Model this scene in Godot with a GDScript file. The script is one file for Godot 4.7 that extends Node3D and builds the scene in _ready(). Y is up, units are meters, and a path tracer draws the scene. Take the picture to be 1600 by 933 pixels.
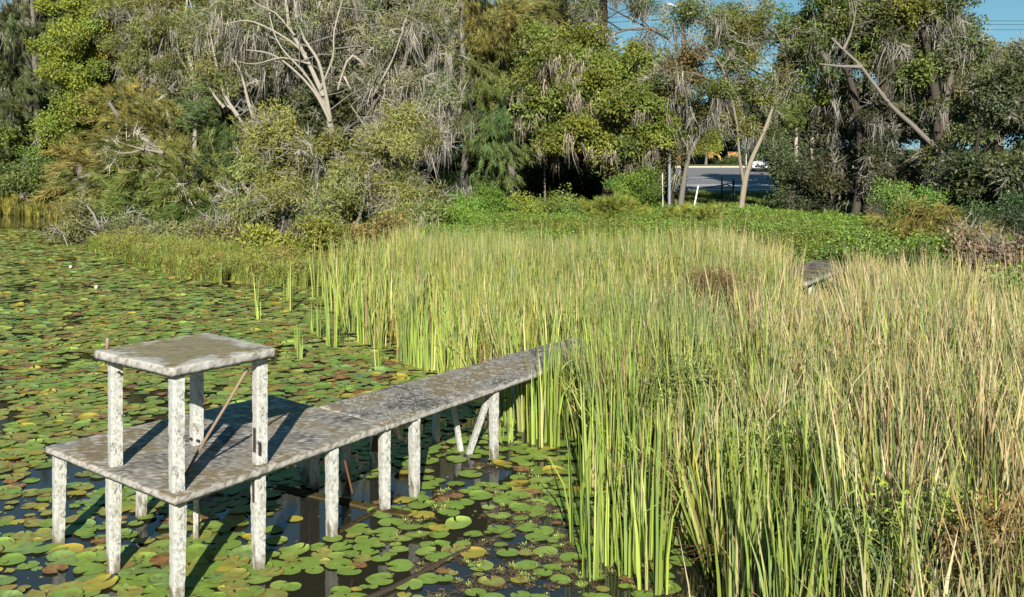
extends Node3D
# A lily pond with an old concrete pier, cattails, and a wooded bank with a road behind it.
# World: the eye stands at (0, EYE, 0) and looks along -z; water level is y = 0.
const LENS := 1550.0
const EYE := 3.8
const HORIZON := 230.0
var rng := RandomNumberGenerator.new()
var noise := FastNoiseLite.new()
var M := {}
var K := {}          # foliage meshes

# ------------------------------------------------------------------ mesh helpers
class Geo:
	var v := PackedVector3Array()
	var c := PackedColorArray()
	var idx := PackedInt32Array()
	func vert(p: Vector3, col := Color.WHITE) -> int:
		v.append(p)
		c.append(col)
		return v.size() - 1
	func tri(a: int, b: int, d: int) -> void:
		idx.append(a)
		idx.append(b)
		idx.append(d)
	func quad(a: int, b: int, d: int, e: int) -> void:
		tri(a, b, d)
		tri(a, d, e)
	func face(a: Vector3, b: Vector3, d: Vector3, e: Vector3, col := Color.WHITE) -> void:
		quad(vert(a, col), vert(b, col), vert(d, col), vert(e, col))
	func box(t: Transform3D, s: Vector3, col := Color.WHITE, bev := 0.0) -> void:
		# a box with chamfered edges: three pairs of faces pulled apart, joined by strips
		var h := s * 0.5
		var b: float = minf(bev, minf(h.x, minf(h.y, h.z)) * 0.6)
		var at := {}
		for ax in 3:
			for i in 8:
				var q := Vector3(h.x if i & 1 else -h.x, h.y if i & 2 else -h.y, h.z if i & 4 else -h.z)
				for k in 3:
					if k != ax:
						q[k] -= signf(q[k]) * b
				at[ax * 8 + i] = vert(t * q, col)
		var loops := [[0, 2, 6, 4], [1, 5, 7, 3]]
		var ly := [[0, 4, 5, 1], [2, 3, 7, 6]]
		var lz := [[0, 1, 3, 2], [4, 6, 7, 5]]
		for l in loops:
			quad(at[l[0]], at[l[3]], at[l[2]], at[l[1]])
		for l in ly:
			quad(at[8 + l[0]], at[8 + l[3]], at[8 + l[2]], at[8 + l[1]])
		for l in lz:
			quad(at[16 + l[0]], at[16 + l[3]], at[16 + l[2]], at[16 + l[1]])
		if b <= 0.0:
			return
		for i in 8:
			for k in 3:
				if not i & (1 << k):
					var j := i | (1 << k)
					var a1 := (k + 1) % 3
					var a2 := (k + 2) % 3
					quad(at[a1 * 8 + i], at[a1 * 8 + j], at[a2 * 8 + j], at[a2 * 8 + i])
			tri(at[i], at[8 + i], at[16 + i])
	func tube(pts: Array, rad: Array, sides := 6, col := Color.WHITE, col2 := Color.WHITE, cap := true) -> void:
		var n := pts.size()
		var first := v.size()
		var side := Vector3.ZERO
		for i in n:
			var d: Vector3 = (pts[mini(i + 1, n - 1)] - pts[maxi(i - 1, 0)]).normalized()
			if side == Vector3.ZERO:
				side = d.cross(Vector3(0.31, 0.2, 0.93)).normalized()
			side = (side - d * side.dot(d)).normalized()
			var up := d.cross(side)
			var r: float = rad[i]
			var cc := col.lerp(col2, float(i) / maxf(1, n - 1))
			for k in sides:
				var a := TAU * k / sides
				vert(pts[i] + (side * cos(a) + up * sin(a)) * r, cc)
		for i in n - 1:
			for k in sides:
				var a := first + i * sides + k
				var b := first + i * sides + (k + 1) % sides
				quad(a, a + sides, b + sides, b)
		if cap:
			for e in [0, n - 1]:
				var m := vert(pts[e], col if e == 0 else col2)
				for k in sides:
					var a: int = first + e * sides + k
					var b: int = first + e * sides + (k + 1) % sides
					if e == 0:
						tri(m, a, b)
					else:
						tri(m, b, a)
	func lathe(prof: Array, t: Transform3D, sides := 16, col := Color.WHITE) -> void:
		var first := v.size()
		for p in prof:
			for k in sides:
				var a := TAU * k / sides
				vert(t * Vector3(cos(a) * p.x, p.y, sin(a) * p.x), col)
		for i in prof.size() - 1:
			for k in sides:
				var a := first + i * sides + k
				var b := first + i * sides + (k + 1) % sides
				quad(a, b, b + sides, a + sides)
	func mesh(smooth := false, scale := 1.0) -> ArrayMesh:      # scale: vertex colours hold no more than 1
		if scale != 1.0:
			for i in c.size():
				c[i] = Color(c[i].r * scale, c[i].g * scale, c[i].b * scale)
		var arr := []
		arr.resize(Mesh.ARRAY_MAX)
		arr[Mesh.ARRAY_VERTEX] = v
		arr[Mesh.ARRAY_COLOR] = c
		arr[Mesh.ARRAY_INDEX] = idx
		if smooth:
			var n := PackedVector3Array()
			n.resize(v.size())
			for i in range(0, idx.size(), 3):
				var f := (v[idx[i + 2]] - v[idx[i]]).cross(v[idx[i + 1]] - v[idx[i]])
				for k in 3:
					n[idx[i + k]] += f
			for i in n.size():
				n[i] = n[i].normalized() if n[i].length_squared() > 0.0 else Vector3.UP
			arr[Mesh.ARRAY_NORMAL] = n
		var m := ArrayMesh.new()
		m.add_surface_from_arrays(Mesh.PRIMITIVE_TRIANGLES, arr)
		return m

class Inst:
	var b := PackedFloat32Array()
	var n := 0
	func add(t: Transform3D, col: Color, k := 4.0) -> void:
		var s := t.basis
		b.append_array(PackedFloat32Array([s.x.x, s.y.x, s.z.x, t.origin.x, s.x.y, s.y.y, s.z.y, t.origin.y, s.x.z, s.y.z, s.z.z, t.origin.z, col.r * k, col.g * k, col.b * k, 1.0]))
		n += 1

func W(px: float, py: float, d: float) -> Vector3:          # a point d metres in front of the eye
	return Vector3((px - 800.0) / LENS * d, EYE - (py - HORIZON) / LENS * d, -d)

func G(px: float, py: float, h: float) -> Vector3:          # a point on the level h
	var d := LENS * (EYE - h) / (py - HORIZON)
	return Vector3((px - 800.0) / LENS * d, h, -d)

func R(a: float, b: float) -> float:
	return rng.randf_range(a, b)

func unit() -> Vector3:
	var y := R(-1, 1)
	var a := R(0, TAU)
	var r := sqrt(1.0 - y * y)
	return Vector3(cos(a) * r, y, sin(a) * r)

func ball() -> Vector3:
	return unit() * pow(rng.randf(), 0.3333)

func spin() -> Basis:
	return Basis(unit(), R(0, TAU))

func tint(c: Color, k: float, hue := 0.0) -> Color:
	return Color(c.r * k * (1.0 + hue), c.g * k, c.b * k * (1.0 - hue))

func along(axis: Vector3, roll: float) -> Basis:             # y axis laid along a direction
	var y := axis.normalized()
	var x := y.cross(Vector3(0.13, 0.31, 0.94)).normalized()
	return Basis(x, y, x.cross(y)) * Basis(Vector3.UP, roll)

# ------------------------------------------------------------------ scene tree helpers
var taken := {}
func numbered(called: String) -> String:
	var k: int = taken.get(called, 0)
	taken[called] = k + 1
	return called if k == 0 else "%s_%03d" % [called, k]

func tag(o: Node, label: String, category: String, group := "") -> void:
	o.set_meta("label", label)
	o.set_meta("category", category)
	if group:
		o.set_meta("group", group)

func thing(called: String, label: String, category: String, at := Vector3.ZERO, group := "") -> Node3D:
	var o := Node3D.new()
	o.name = numbered(called)
	add_child(o, true)
	o.position = at
	tag(o, label, category, group)
	return o

func part(called: String, mesh: Mesh, mat: Material, parent: Node = self, at := Vector3.ZERO) -> MeshInstance3D:
	var o := MeshInstance3D.new()
	o.name = numbered(called) if parent == self else called
	o.mesh = mesh
	o.material_override = mat
	parent.add_child(o, true)
	if parent != self:
		var k := 0
		var sib := {}
		for ch in parent.get_children():
			if ch != o:
				sib[str(ch.name)] = true
		var nm := called
		while sib.has(nm):
			k += 1
			nm = "%s_%03d" % [called, k]
		o.name = nm
	o.position = at
	return o

func scatter(called: String, mesh: Mesh, mat: Material, inst: Inst, parent: Node = self) -> MultiMeshInstance3D:
	var mm := MultiMesh.new()
	mm.transform_format = MultiMesh.TRANSFORM_3D
	mm.use_colors = true
	mm.mesh = mesh
	mm.instance_count = inst.n
	mm.buffer = inst.b
	var o := MultiMeshInstance3D.new()
	o.name = numbered(called) if parent == self else called
	o.multimesh = mm
	o.material_override = mat
	parent.add_child(o, true)
	if parent != self:
		var k := 0
		var sib := {}
		for ch in parent.get_children():
			if ch != o:
				sib[str(ch.name)] = true
		var nm := called
		while sib.has(nm):
			k += 1
			nm = "%s_%03d" % [called, k]
		o.name = nm
	o.set_meta("kind", "stuff")
	return o

func structure(called: String, mesh: Mesh, mat: Material, label := "") -> MeshInstance3D:
	var o := part(called, mesh, mat)
	o.set_meta("kind", "structure")
	if label:
		o.set_meta("label", label)
	return o

# ------------------------------------------------------------------ materials
func plain(rough: float, spec := 0.5, back := 0.0) -> StandardMaterial3D:
	var m := StandardMaterial3D.new()
	m.vertex_color_use_as_albedo = true
	m.roughness = rough
	m.metallic_specular = spec
	if back > 0.0:
		m.backlight_enabled = true
		m.backlight = Color(back, back, back * 0.6).linear_to_srgb()
	return m

func grain(freq: float, sd: int, size := 512, oct := 5) -> Image:
	var n := FastNoiseLite.new()
	n.noise_type = FastNoiseLite.TYPE_SIMPLEX_SMOOTH
	n.seed = sd
	n.frequency = freq
	n.fractal_octaves = oct
	return n.get_seamless_image(size, size)

func tex(im: Image) -> ImageTexture:
	return ImageTexture.create_from_image(im)

func make_materials() -> void:
	M.leaf = plain(0.5, 0.4, 0.5)
	M.needle = plain(0.65, 0.3, 0.4)
	M.reed = plain(0.5, 0.4, 0.45)
	M.pad = plain(0.55, 0.4)
	M.dry = plain(0.85, 0.2)
	M.moss = plain(0.9, 0.15, 0.2)
	# peeling white paint over grey concrete
	var a := grain(0.012, 11)
	var b := grain(0.05, 12)
	var e := grain(0.2, 13, 512, 2)
	var col := Image.create(512, 512, false, Image.FORMAT_RGB8)
	var hgt := Image.create(512, 512, false, Image.FORMAT_RGB8)
	var gray := Image.create(512, 512, false, Image.FORMAT_RGB8)
	var rough := Image.create(512, 512, false, Image.FORMAT_RGB8)
	for y in 512:
		for x in 512:
			var n1 := a.get_pixel(x, y).r
			var n2 := b.get_pixel(x, y).r
			var n3 := e.get_pixel(x, y).r
			var bare := smoothstep(0.66, 0.76, n1 * 0.5 + n3 * 0.32 + n2 * 0.18)
			var pit := smoothstep(0.66, 0.78, n3 * 0.6 + n2 * 0.4)
			var white := Color(0.69, 0.695, 0.675).darkened(0.1 * n2 + 0.06 * n3)
			var stone := Color(0.62, 0.6, 0.54).darkened(0.25 * n3 + 0.15 * (1.0 - n1))
			var c := white.lerp(stone, bare).lerp(Color(0.4, 0.37, 0.31), pit * 0.6)
			col.set_pixel(x, y, c)
			var h := 1.0 - 0.55 * bare - 0.4 * pit - 0.15 * n3
			hgt.set_pixel(x, y, Color(h, h, h))
			var g := 0.84 + 0.5 * (n3 - 0.5) + 0.25 * (n2 - 0.5)
			g = clampf(g - 0.25 * pit, 0.0, 1.0)
			gray.set_pixel(x, y, Color(g, g, g))
			var r := clampf(0.3 + 0.5 * n3 + 0.4 * n1, 0.0, 1.0)
			rough.set_pixel(x, y, Color(r, r, r))
	M.paint = plain(0.75, 0.35)
	M.paint.albedo_texture = tex(col)
	M.paint.heightmap_enabled = true
	M.paint.heightmap_texture = tex(hgt)
	M.paint.heightmap_scale = 1.2
	M.paint.uv1_triplanar = true
	M.paint.uv1_scale = Vector3(1.5, 0.8, 1.5)
	M.paint.uv1_triplanar_sharpness = 8.0
	M.slab = plain(0.9, 0.25)
	M.slab.albedo_texture = tex(gray)
	M.slab.heightmap_enabled = true
	M.slab.heightmap_texture = M.slab.albedo_texture
	M.slab.heightmap_scale = 0.8
	M.slab.uv1_triplanar = true
	M.slab.uv1_world_triplanar = true
	M.slab.uv1_scale = Vector3(1.7, 1.7, 1.7)
	M.bark = plain(0.9, 0.2)
	M.bark.albedo_texture = M.slab.albedo_texture
	M.bark.heightmap_enabled = true
	M.bark.heightmap_texture = M.slab.albedo_texture
	M.bark.heightmap_scale = 3.0
	M.bark.uv1_triplanar = true
	M.bark.uv1_world_triplanar = true
	M.bark.uv1_scale = Vector3(1.6, 0.5, 1.6)
	M.rust = plain(0.85, 0.3)
	M.rust.albedo_texture = M.slab.albedo_texture
	M.rust.uv1_triplanar = true
	M.rust.uv1_scale = Vector3(6, 6, 6)
	M.wood = M.bark.duplicate()
	M.wood.uv1_scale = Vector3(3, 3, 3)
	M.ground = plain(0.95, 0.15)
	M.ground.albedo_texture = M.slab.albedo_texture
	M.ground.uv1_triplanar = true
	M.ground.uv1_world_triplanar = true
	M.ground.uv1_scale = Vector3(0.6, 0.6, 0.6)
	M.asphalt = M.ground.duplicate()
	M.asphalt.uv1_scale = Vector3(0.25, 0.25, 0.25)
	M.flat = plain(0.6, 0.4)
	M.gloss = plain(0.25, 0.5)
	M.glass = plain(0.08, 0.6)
	# dark pond water: still, with a trace of ripple
	var w := StandardMaterial3D.new()
	w.albedo_color = Color(0.018, 0.017, 0.011).linear_to_srgb()
	w.roughness = 0.04
	w.metallic_specular = 0.5
	w.normal_enabled = true
	var nt := NoiseTexture2D.new()
	nt.width = 512
	nt.height = 512
	nt.seamless = true
	nt.as_normal_map = true
	nt.bump_strength = 1.0
	var fn := FastNoiseLite.new()
	fn.seed = 5
	fn.frequency = 0.012
	fn.fractal_octaves = 3
	nt.noise = fn
	w.normal_texture = nt
	w.normal_scale = 0.06
	w.uv1_triplanar = true
	w.uv1_world_triplanar = true
	w.uv1_scale = Vector3(0.35, 0.35, 0.35)
	M.water = w

# ------------------------------------------------------------------ foliage building blocks
func leaf_cluster(n: int, radius: float, length: float, width: float, droop: float, spread := 0.3) -> ArrayMesh:
	var g := Geo.new()
	for i in n:
		var p := ball() * radius
		p.y *= 0.75
		var d := (unit() + p.normalized() * 0.6 + Vector3(0, -droop, 0)).normalized()
		var side := d.cross(unit()).normalized()
		var nrm := side.cross(d)
		var l := length * R(0.65, 1.3)
		var w := width * R(0.7, 1.25)
		var k := R(1.0 - spread, 1.0 + spread)
		var col := Color(k * R(0.92, 1.12), k, k * R(0.8, 1.1))
		var q0 := g.vert(p, col)
		var q1 := g.vert(p + d * l * 0.45 + side * w * 0.5 + nrm * w * 0.18, col)
		var q2 := g.vert(p + d * l - nrm * l * 0.12, col)
		var q3 := g.vert(p + d * l * 0.45 - side * w * 0.5 + nrm * w * 0.18, col)
		g.tri(q0, q1, q2)
		g.tri(q0, q2, q3)
	return g.mesh(false, 0.25)

func strip(g: Geo, pts: Array, w: float, side: Vector3, c0: Color, c1: Color, tip := 0.0) -> void:
	var n := pts.size()
	var pa := -1
	var pb := -1
	for i in n:
		var f := float(i) / (n - 1)
		var hw := w * 0.5 * (1.0 - f * f * (1.0 - tip))
		var col := c0.lerp(c1, f)
		if i == n - 1 and tip <= 0.0:
			var q := g.vert(pts[i], col)
			g.tri(pa, pb, q)
			return
		var a := g.vert(pts[i] - side * hw, col)
		var b := g.vert(pts[i] + side * hw, col)
		if i > 0:
			g.quad(pa, pb, b, a)
		pa = a
		pb = b

func plume(n: int, length: float, wid: float) -> ArrayMesh:   # a feathery spray of needle branchlets along +y
	var g := Geo.new()
	for i in n:
		var f := pow(rng.randf(), 0.7)
		var p := Vector3(sin(f * 2.0) * 0.06, f * length * 0.65, R(-0.03, 0.03))
		var a := R(0, TAU)
		var out := Vector3(cos(a), 0, sin(a))
		var d := (Vector3.UP + out * R(0.25, 0.85)).normalized()
		var l := length * R(0.3, 0.55)
		var bend := Vector3(R(-0.1, 0.1), R(-0.02, 0.12), R(-0.1, 0.1)) * l
		var k := R(0.65, 1.35)
		var col := Color(k * R(0.92, 1.15), k, k * R(0.8, 1.05))
		strip(g, [p, p + d * l * 0.5 + bend * 0.4, p + d * l + bend * 1.6], wid, d.cross(unit()).normalized(), col, col * 1.1)
	return g.mesh(false, 0.25)

func moss_tuft(n: int, length: float) -> ArrayMesh:            # hangs along -y
	var g := Geo.new()
	for i in n:
		var p := Vector3(R(-0.2, 0.2), R(-0.2, 0.15), R(-0.2, 0.2))
		var l := length * R(0.35, 1.15)
		var pts := [p]
		var drift := Vector3(R(-0.2, 0.2), 0, R(-0.2, 0.2))
		for s in 3:
			pts.append(p + Vector3(R(-0.035, 0.035), 0, R(-0.035, 0.035)) + drift * (s + 1) * 0.33 + Vector3(0, -l * (s + 1) / 3.0, 0))
		var k := R(0.65, 1.3)
		strip(g, pts, R(0.012, 0.03), Vector3(cos(i), 0, sin(i)), Color(k, k, k), Color(k, k, k) * 0.9)
	return g.mesh(false, 0.25)

func twig_spray(n: int, length: float) -> ArrayMesh:           # bare twigs along +y
	var g := Geo.new()
	for i in n:
		var d := (Vector3.UP * 0.8 + unit() * 0.8).normalized()
		var l := length * R(0.4, 1.0)
		var p := Vector3.UP * R(0, 0.3) * length
		var k := R(0.7, 1.25)
		var e := p + d * l * 0.55 + unit() * 0.08 * l
		var col := Color(k, k, k)
		strip(g, [p, e, e + (d + unit() * 0.5).normalized() * l * 0.5], 0.02, d.cross(unit()).normalized(), col, col)
		for s in 2:
			strip(g, [e, e + (d + unit() * 0.9).normalized() * l * R(0.2, 0.5)], 0.012, d.cross(unit()).normalized(), col, col)
	return g.mesh(false, 0.25)

func reed_clump(n: int, h: float, spreadr: float, dry: float, lean := 1.0) -> ArrayMesh:
	var g := Geo.new()
	for i in n:
		var a := R(0, TAU)
		var out := Vector3(cos(a), 0, sin(a))
		var p := out * spreadr * sqrt(rng.randf())
		var l := h * R(0.6, 1.08)
		var tilt := R(0.0, 0.085) * lean
		var arch := R(0.0, 0.07) * lean
		if rng.randf() < 0.1 * lean:
			arch = R(0.15, 0.5)
		var pts := []
		var segs := 4
		for s in segs + 1:
			var f := float(s) / segs
			pts.append(p + out * (tilt * f + arch * f * f * f) * l + Vector3(0, l * (f - 0.35 * arch * f * f * f), 0) + Vector3(R(-0.008, 0.008), 0, R(-0.008, 0.008)))
		if rng.randf() < 0.06 * lean:     # a blade snapped over
			var cut: Vector3 = pts[3]
			pts[4] = cut + (out * R(0.5, 1.0) + Vector3(R(-0.4, 0.4), R(-0.7, 0.1), R(-0.4, 0.4))) * l * 0.22
		var k := R(0.65, 1.3)
		var c0 := Color(1.1 * k, 1.1 * k, 0.85 * k)
		var c1 := Color(0.95 * k, 1.0 * k, 0.9 * k)
		var z := rng.randf()
		if z < dry:
			var w := rng.randf()
			if w < 0.45:        # straw
				c0 = Color(1.8 * k, 1.3 * k, 2.4 * k)
				c1 = Color(2.1 * k, 1.5 * k, 3.2 * k)
			elif w < 0.8:       # tan
				c0 = Color(1.4 * k, 0.95 * k, 1.6 * k)
				c1 = Color(1.6 * k, 1.08 * k, 2.0 * k)
			else:               # rust
				c0 = Color(1.1 * k, 0.55 * k, 1.2 * k)
				c1 = Color(1.2 * k, 0.6 * k, 1.4 * k)
		elif z > 0.72:          # grey green
			c0 = Color(0.9 * k, 0.92 * k, 1.2 * k)
			c1 = Color(0.85 * k, 0.88 * k, 1.35 * k)
		elif z > 0.55:          # yellowing at the tip
			c1 = Color(1.6 * k, 1.2 * k, 1.4 * k)
		strip(g, pts, R(0.02, 0.038), Vector3(cos(a * 3.0 + i), 0, sin(a * 3.0 + i)), c0, c1)
	return g.mesh(false, 0.25)

func tuft(n: int, h: float, wid: float, archy: float) -> ArrayMesh:
	var g := Geo.new()
	for i in n:
		var a := R(0, TAU)
		var out := Vector3(cos(a), 0, sin(a))
		var p := out * R(0, 0.12)
		var l := h * R(0.5, 1.1)
		var ar := R(0.2, 1.0) * archy
		var k := R(0.7, 1.3)
		var col := Color(k * R(0.9, 1.25), k, k * 0.9)
		strip(g, [p, p + out * l * 0.15 * ar + Vector3(0, l * 0.6, 0), p + out * l * 0.55 * ar + Vector3(0, l * (1.0 - 0.3 * ar), 0)], wid, out.cross(Vector3.UP), col * 0.85, col * 1.1)
	return g.mesh(false, 0.25)

func make_foliage() -> void:
	rng.seed = 71
	K.broad = [leaf_cluster(22, 0.36, 0.17, 0.1, 0.2, 0.35), leaf_cluster(22, 0.36, 0.17, 0.1, 0.2, 0.35)]
	K.small = [leaf_cluster(28, 0.36, 0.13, 0.07, 0.2, 0.4), leaf_cluster(28, 0.36, 0.13, 0.07, 0.2, 0.4)]
	K.narrow = [leaf_cluster(30, 0.36, 0.2, 0.045, 0.5, 0.45), leaf_cluster(30, 0.36, 0.2, 0.045, 0.5, 0.45)]
	K.vine = [leaf_cluster(34, 0.32, 0.09, 0.06, 0.1, 0.4), leaf_cluster(34, 0.32, 0.09, 0.06, 0.1, 0.4)]
	K.far = [leaf_cluster(30, 0.6, 0.3, 0.18, 0.2, 0.35)]
	K.plume = [plume(34, 0.85, 0.026), plume(34, 0.85, 0.026)]
	K.moss = [moss_tuft(14, 1.0), moss_tuft(14, 1.0)]
	K.twig = [twig_spray(10, 0.8), twig_spray(10, 0.8)]

# One crown: clumps of foliage spread through an ellipsoid, each on a limb of its own.
func crown(o: Node3D, g: Geo, spine: Array, center: Vector3, rad: Vector3, opt: Dictionary) -> void:
	var kind: String = opt.get("kind", "broad")
	var col: Color = opt.get("col", Color(0.1, 0.14, 0.03))
	var dens: float = opt.get("dens", 1.0)
	var moss: float = opt.get("moss", 0.0)
	var twig: float = opt.get("twig", 0.0)
	var size: float = opt.get("size", 1.0)
	var per: int = opt.get("per", 24)
	var clump: float = opt.get("clump", 0.75)
	var hue: float = opt.get("hue", 0.12)
	var bark: Color = opt.get("bark", Color(0.11, 0.095, 0.075))
	var wind: Vector3 = opt.get("wind", Vector3.ZERO)
	var area := 3.1416 * rad.x * rad.y
	var n := maxi(3, int(area * 1.25 * dens / (size * size)))
	var here := o.position
	var leaves := Inst.new()
	var hang := Inst.new()
	var bare := Inst.new()
	for i in n:
		var u := unit() * pow(rng.randf(), 0.38)
		var c := center + u * rad
		if c.y < 0.35:
			c.y = R(0.35, 0.8)
		# the limb
		if spine.size() and rng.randf() < opt.get("limbs", 0.55):
			var s: Vector3 = spine[rng.randi() % spine.size()]
			var best := INF
			for t in 4:
				var q: Vector3 = spine[rng.randi() % spine.size()]
				var cost := q.distance_to(c) + maxf(0.0, q.y - c.y) * 1.5
				if cost < best:
					best = cost
					s = q
			var mid := s.lerp(c, 0.5) + unit() * 0.12 * s.distance_to(c)
			mid.y += 0.08 * s.distance_to(c)
			var l := s.distance_to(c)
			var k := R(0.7, 1.2)
			g.tube([s - here, s.lerp(mid, 0.6) - here + unit() * 0.04 * l, mid.lerp(c, 0.4) - here, c - here], [0.014 + l * 0.006, 0.012 + l * 0.0045, 0.01 + l * 0.002, 0.006], 5, bark * k, bark * k * 0.9, false)
		var cb := R(0.72, 1.25)
		var ch := R(-hue, hue)
		var rc := clump * R(0.6, 1.15) * size
		var k2 := per if kind != "plume" else per / 2
		for j in k2:
			var p := c + Vector3(rng.randfn(0, 0.5) * rc, rng.randfn(0, 0.34) * rc, rng.randfn(0, 0.5) * rc)
			if p.y < 0.15:
				continue
			var sc := R(0.75, 1.2) * size
			if kind == "plume":
				var ax := (p - center) / rad
				ax = ax.normalized() * 0.55 + Vector3(0, opt.get("lift", -0.35), 0) + unit() * 0.4 + wind
				leaves.add(Transform3D(along(ax, R(0, TAU)).scaled(Vector3.ONE * sc), p - here), tint(col, cb * R(0.85, 1.15), ch + R(-0.05, 0.05)))
			else:
				leaves.add(Transform3D(spin().scaled(Vector3.ONE * sc), p - here), tint(col, cb * R(0.85, 1.15), ch + R(-0.05, 0.05)))
		if rng.randf() < moss:
			for j in 7:
				var p := c + Vector3(R(-rc, rc), R(-rc, 0.1) * 0.7, R(-rc, rc))
				hang.add(Transform3D(Basis(Vector3(R(-1, 1), 0, R(-1, 1)).normalized(), R(0, 0.5)) * Basis(Vector3.UP, R(0, TAU)).scaled(Vector3(1, R(0.4, 1.4), 1) * size * R(0.7, 1.2)), p - here), tint(opt.get("mosscol", Color(0.235, 0.225, 0.195)), R(0.7, 1.25)))
		if rng.randf() < twig:
			for j in 5:
				var p := c + ball() * rc * 1.15
				bare.add(Transform3D(along((p - center).normalized() + unit() * 0.7, R(0, TAU)).scaled(Vector3.ONE * R(0.7, 1.4) * size), p - here), tint(opt.get("twigcol", Color(0.24, 0.225, 0.19)), R(0.7, 1.2)))
	var set: Array = K[kind]
	scatter("crown", set[rng.randi() % set.size()], M.needle if kind == "plume" else M.leaf, leaves, o)
	if hang.n:
		scatter("hanging_moss", K.moss[rng.randi() % 2], M.moss, hang, o)
	if bare.n:
		scatter("bare_twigs", K.twig[rng.randi() % 2], M.dry, bare, o)

func spread(pts: Array, step := 0.4) -> Array:     # points along a polyline
	var out := []
	for i in pts.size() - 1:
		var l: float = pts[i].distance_to(pts[i + 1])
		var n := maxi(1, int(l / step))
		for k in n:
			out.append(pts[i].lerp(pts[i + 1], float(k) / n))
	out.append(pts[-1])
	return out

func trunk(g: Geo, pts: Array, r0: float, r1: float, col: Color, here: Vector3, wob := 0.06, sides := 9) -> Array:
	# smooth the polyline, roughen it, make it a tapered tube with a flared foot
	var cur := Curve3D.new()
	for i in pts.size():
		var t: Vector3 = (pts[mini(i + 1, pts.size() - 1)] - pts[maxi(i - 1, 0)]) * 0.17
		cur.add_point(pts[i], -t, t)
	var len := cur.get_baked_length()
	var n := clampi(int(len / 0.35), 3, 40)
	var p := []
	var r := []
	var w := []
	for i in n + 1:
		var f := float(i) / n
		var q := cur.sample_baked(len * f)
		if i > 0 and i < n:
			q += unit() * wob * lerpf(r0, r1, f)
		w.append(q)
		p.append(q - here)
		r.append(lerpf(r0, r1, f) * R(0.92, 1.1) * (1.0 + 0.35 * exp(-f * len / (2.0 * r0 + 0.05))))
	g.tube(p, r, sides, col, col * R(0.9, 1.1))
	return w

# d: trunks [[points], r0, r1, colour], crowns [[px, py, depth, rx px, ry px, rz m, options]]
func tree(called: String, label: String, category: String, group: String, base: Vector3, d: Dictionary) -> Node3D:
	var o := thing(called, label, category, base, group)
	var g := Geo.new()
	var spine := []
	for t in d.get("trunks", []):
		var tg := Geo.new()
		spine.append_array(trunk(tg, t[0], t[1], t[2], t[3], base))
		part(t[4] if t.size() > 4 else "trunk", tg.mesh(true), M.bark, o)
	if spine.is_empty():
		spine = [base + Vector3(0, 0.2, 0), base + Vector3(0.2, 0.5, 0.1), base + Vector3(-0.2, 0.5, -0.1)]
	for c in d.crowns:
		var opt: Dictionary = d.get("opt", {}).duplicate()
		opt.merge(c[6] if c.size() > 6 else {}, true)
		var k: float = c[2] / LENS
		crown(o, g, spine, W(c[0], c[1], c[2]), Vector3(c[3] * k, c[4] * k, c[5]), opt)
	if g.v.size():
		part("limbs", g.mesh(true), M.bark, o).set_meta("kind", "stuff")
	return o

# ------------------------------------------------------------------ the lie of the land
const SHORE := [[-60.0, 66.0], [-40.0, 60.0], [-30.0, 56.0], [-24.0, 52.5], [-21.0, 47.0], [-19.0, 42.0], [-16.0, 38.0], [-12.0, 33.0], [-8.0, 29.5], [-3.0, 28.0], [2.0, 26.5], [6.0, 25.0], [9.0, 22.5], [12.0, 19.0], [14.5, 14.0], [16.5, 5.0], [18.0, -60.0]]
func shore(x: float) -> float:
	if x <= SHORE[0][0]:
		return SHORE[0][1]
	for i in SHORE.size() - 1:
		if x < SHORE[i + 1][0]:
			return lerpf(SHORE[i][1], SHORE[i + 1][1], (x - SHORE[i][0]) / (SHORE[i + 1][0] - SHORE[i][0]))
	return -200.0

func road_level(d: float) -> float:
	return 1.1 + (clampf(d, 54.0, 96.0) - 60.0) * 0.0214

func land(x: float, d: float) -> float:
	var s := d - shore(x)
	var h := maxf(-0.9, s * 0.14) - 0.04
	if s > 0.0:
		h = minf(0.75, -0.04 + s * 0.075) + 0.08 * noise.get_noise_2d(x * 6.0, d * 6.0)
	h = lerpf(h, road_level(d) - 0.07, smoothstep(50.0, 58.0, d) * smoothstep(0.0, 8.0, s))
	if d > 96.0:
		h += 0.18 * smoothstep(96.0, 97.0, d)
	return h

func build_land() -> void:
	var xs := []
	var ds := []
	for i in range(-60, 61):
		xs.append(i * 1.0)
	for q in [70, 85, 110, 150, 220, 400, 900]:
		xs.push_front(-float(q))
		xs.append(float(q))
	for q in [-400, -150, -60, -20, -8]:
		ds.append(float(q))
	for i in range(0, 100):
		ds.append(i * 1.0)
	for q in [101, 104, 108, 115, 125, 140, 170, 230, 400, 900]:
		ds.append(float(q))
	var g := Geo.new()
	for d in ds:
		for x in xs:
			var s: float = d - shore(x)
			var n := noise.get_noise_2d(x * 3.0, d * 3.0)
			var c := Color(0.025, 0.035, 0.01).lerp(Color(0.045, 0.038, 0.018), clampf(0.5 + n, 0, 1))
			if s < 1.5:
				c = Color(0.015, 0.012, 0.008)
			elif d > 50.0:
				c = Color(0.06, 0.085, 0.022).lerp(Color(0.09, 0.09, 0.03), clampf(0.5 + n, 0, 1))
			g.vert(Vector3(x, land(x, d), -d), c)
	for j in ds.size() - 1:
		for i in xs.size() - 1:
			var a: int = j * xs.size() + i
			g.quad(a, a + xs.size(), a + xs.size() + 1, a + 1)
	structure("ground", g.mesh(true), M.ground)
	var w := Geo.new()
	w.face(Vector3(-300, 0, 100), Vector3(-300, 0, -110), Vector3(60, 0, -110), Vector3(60, 0, 100))
	structure("pond_water", w.mesh(), M.water)

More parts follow.
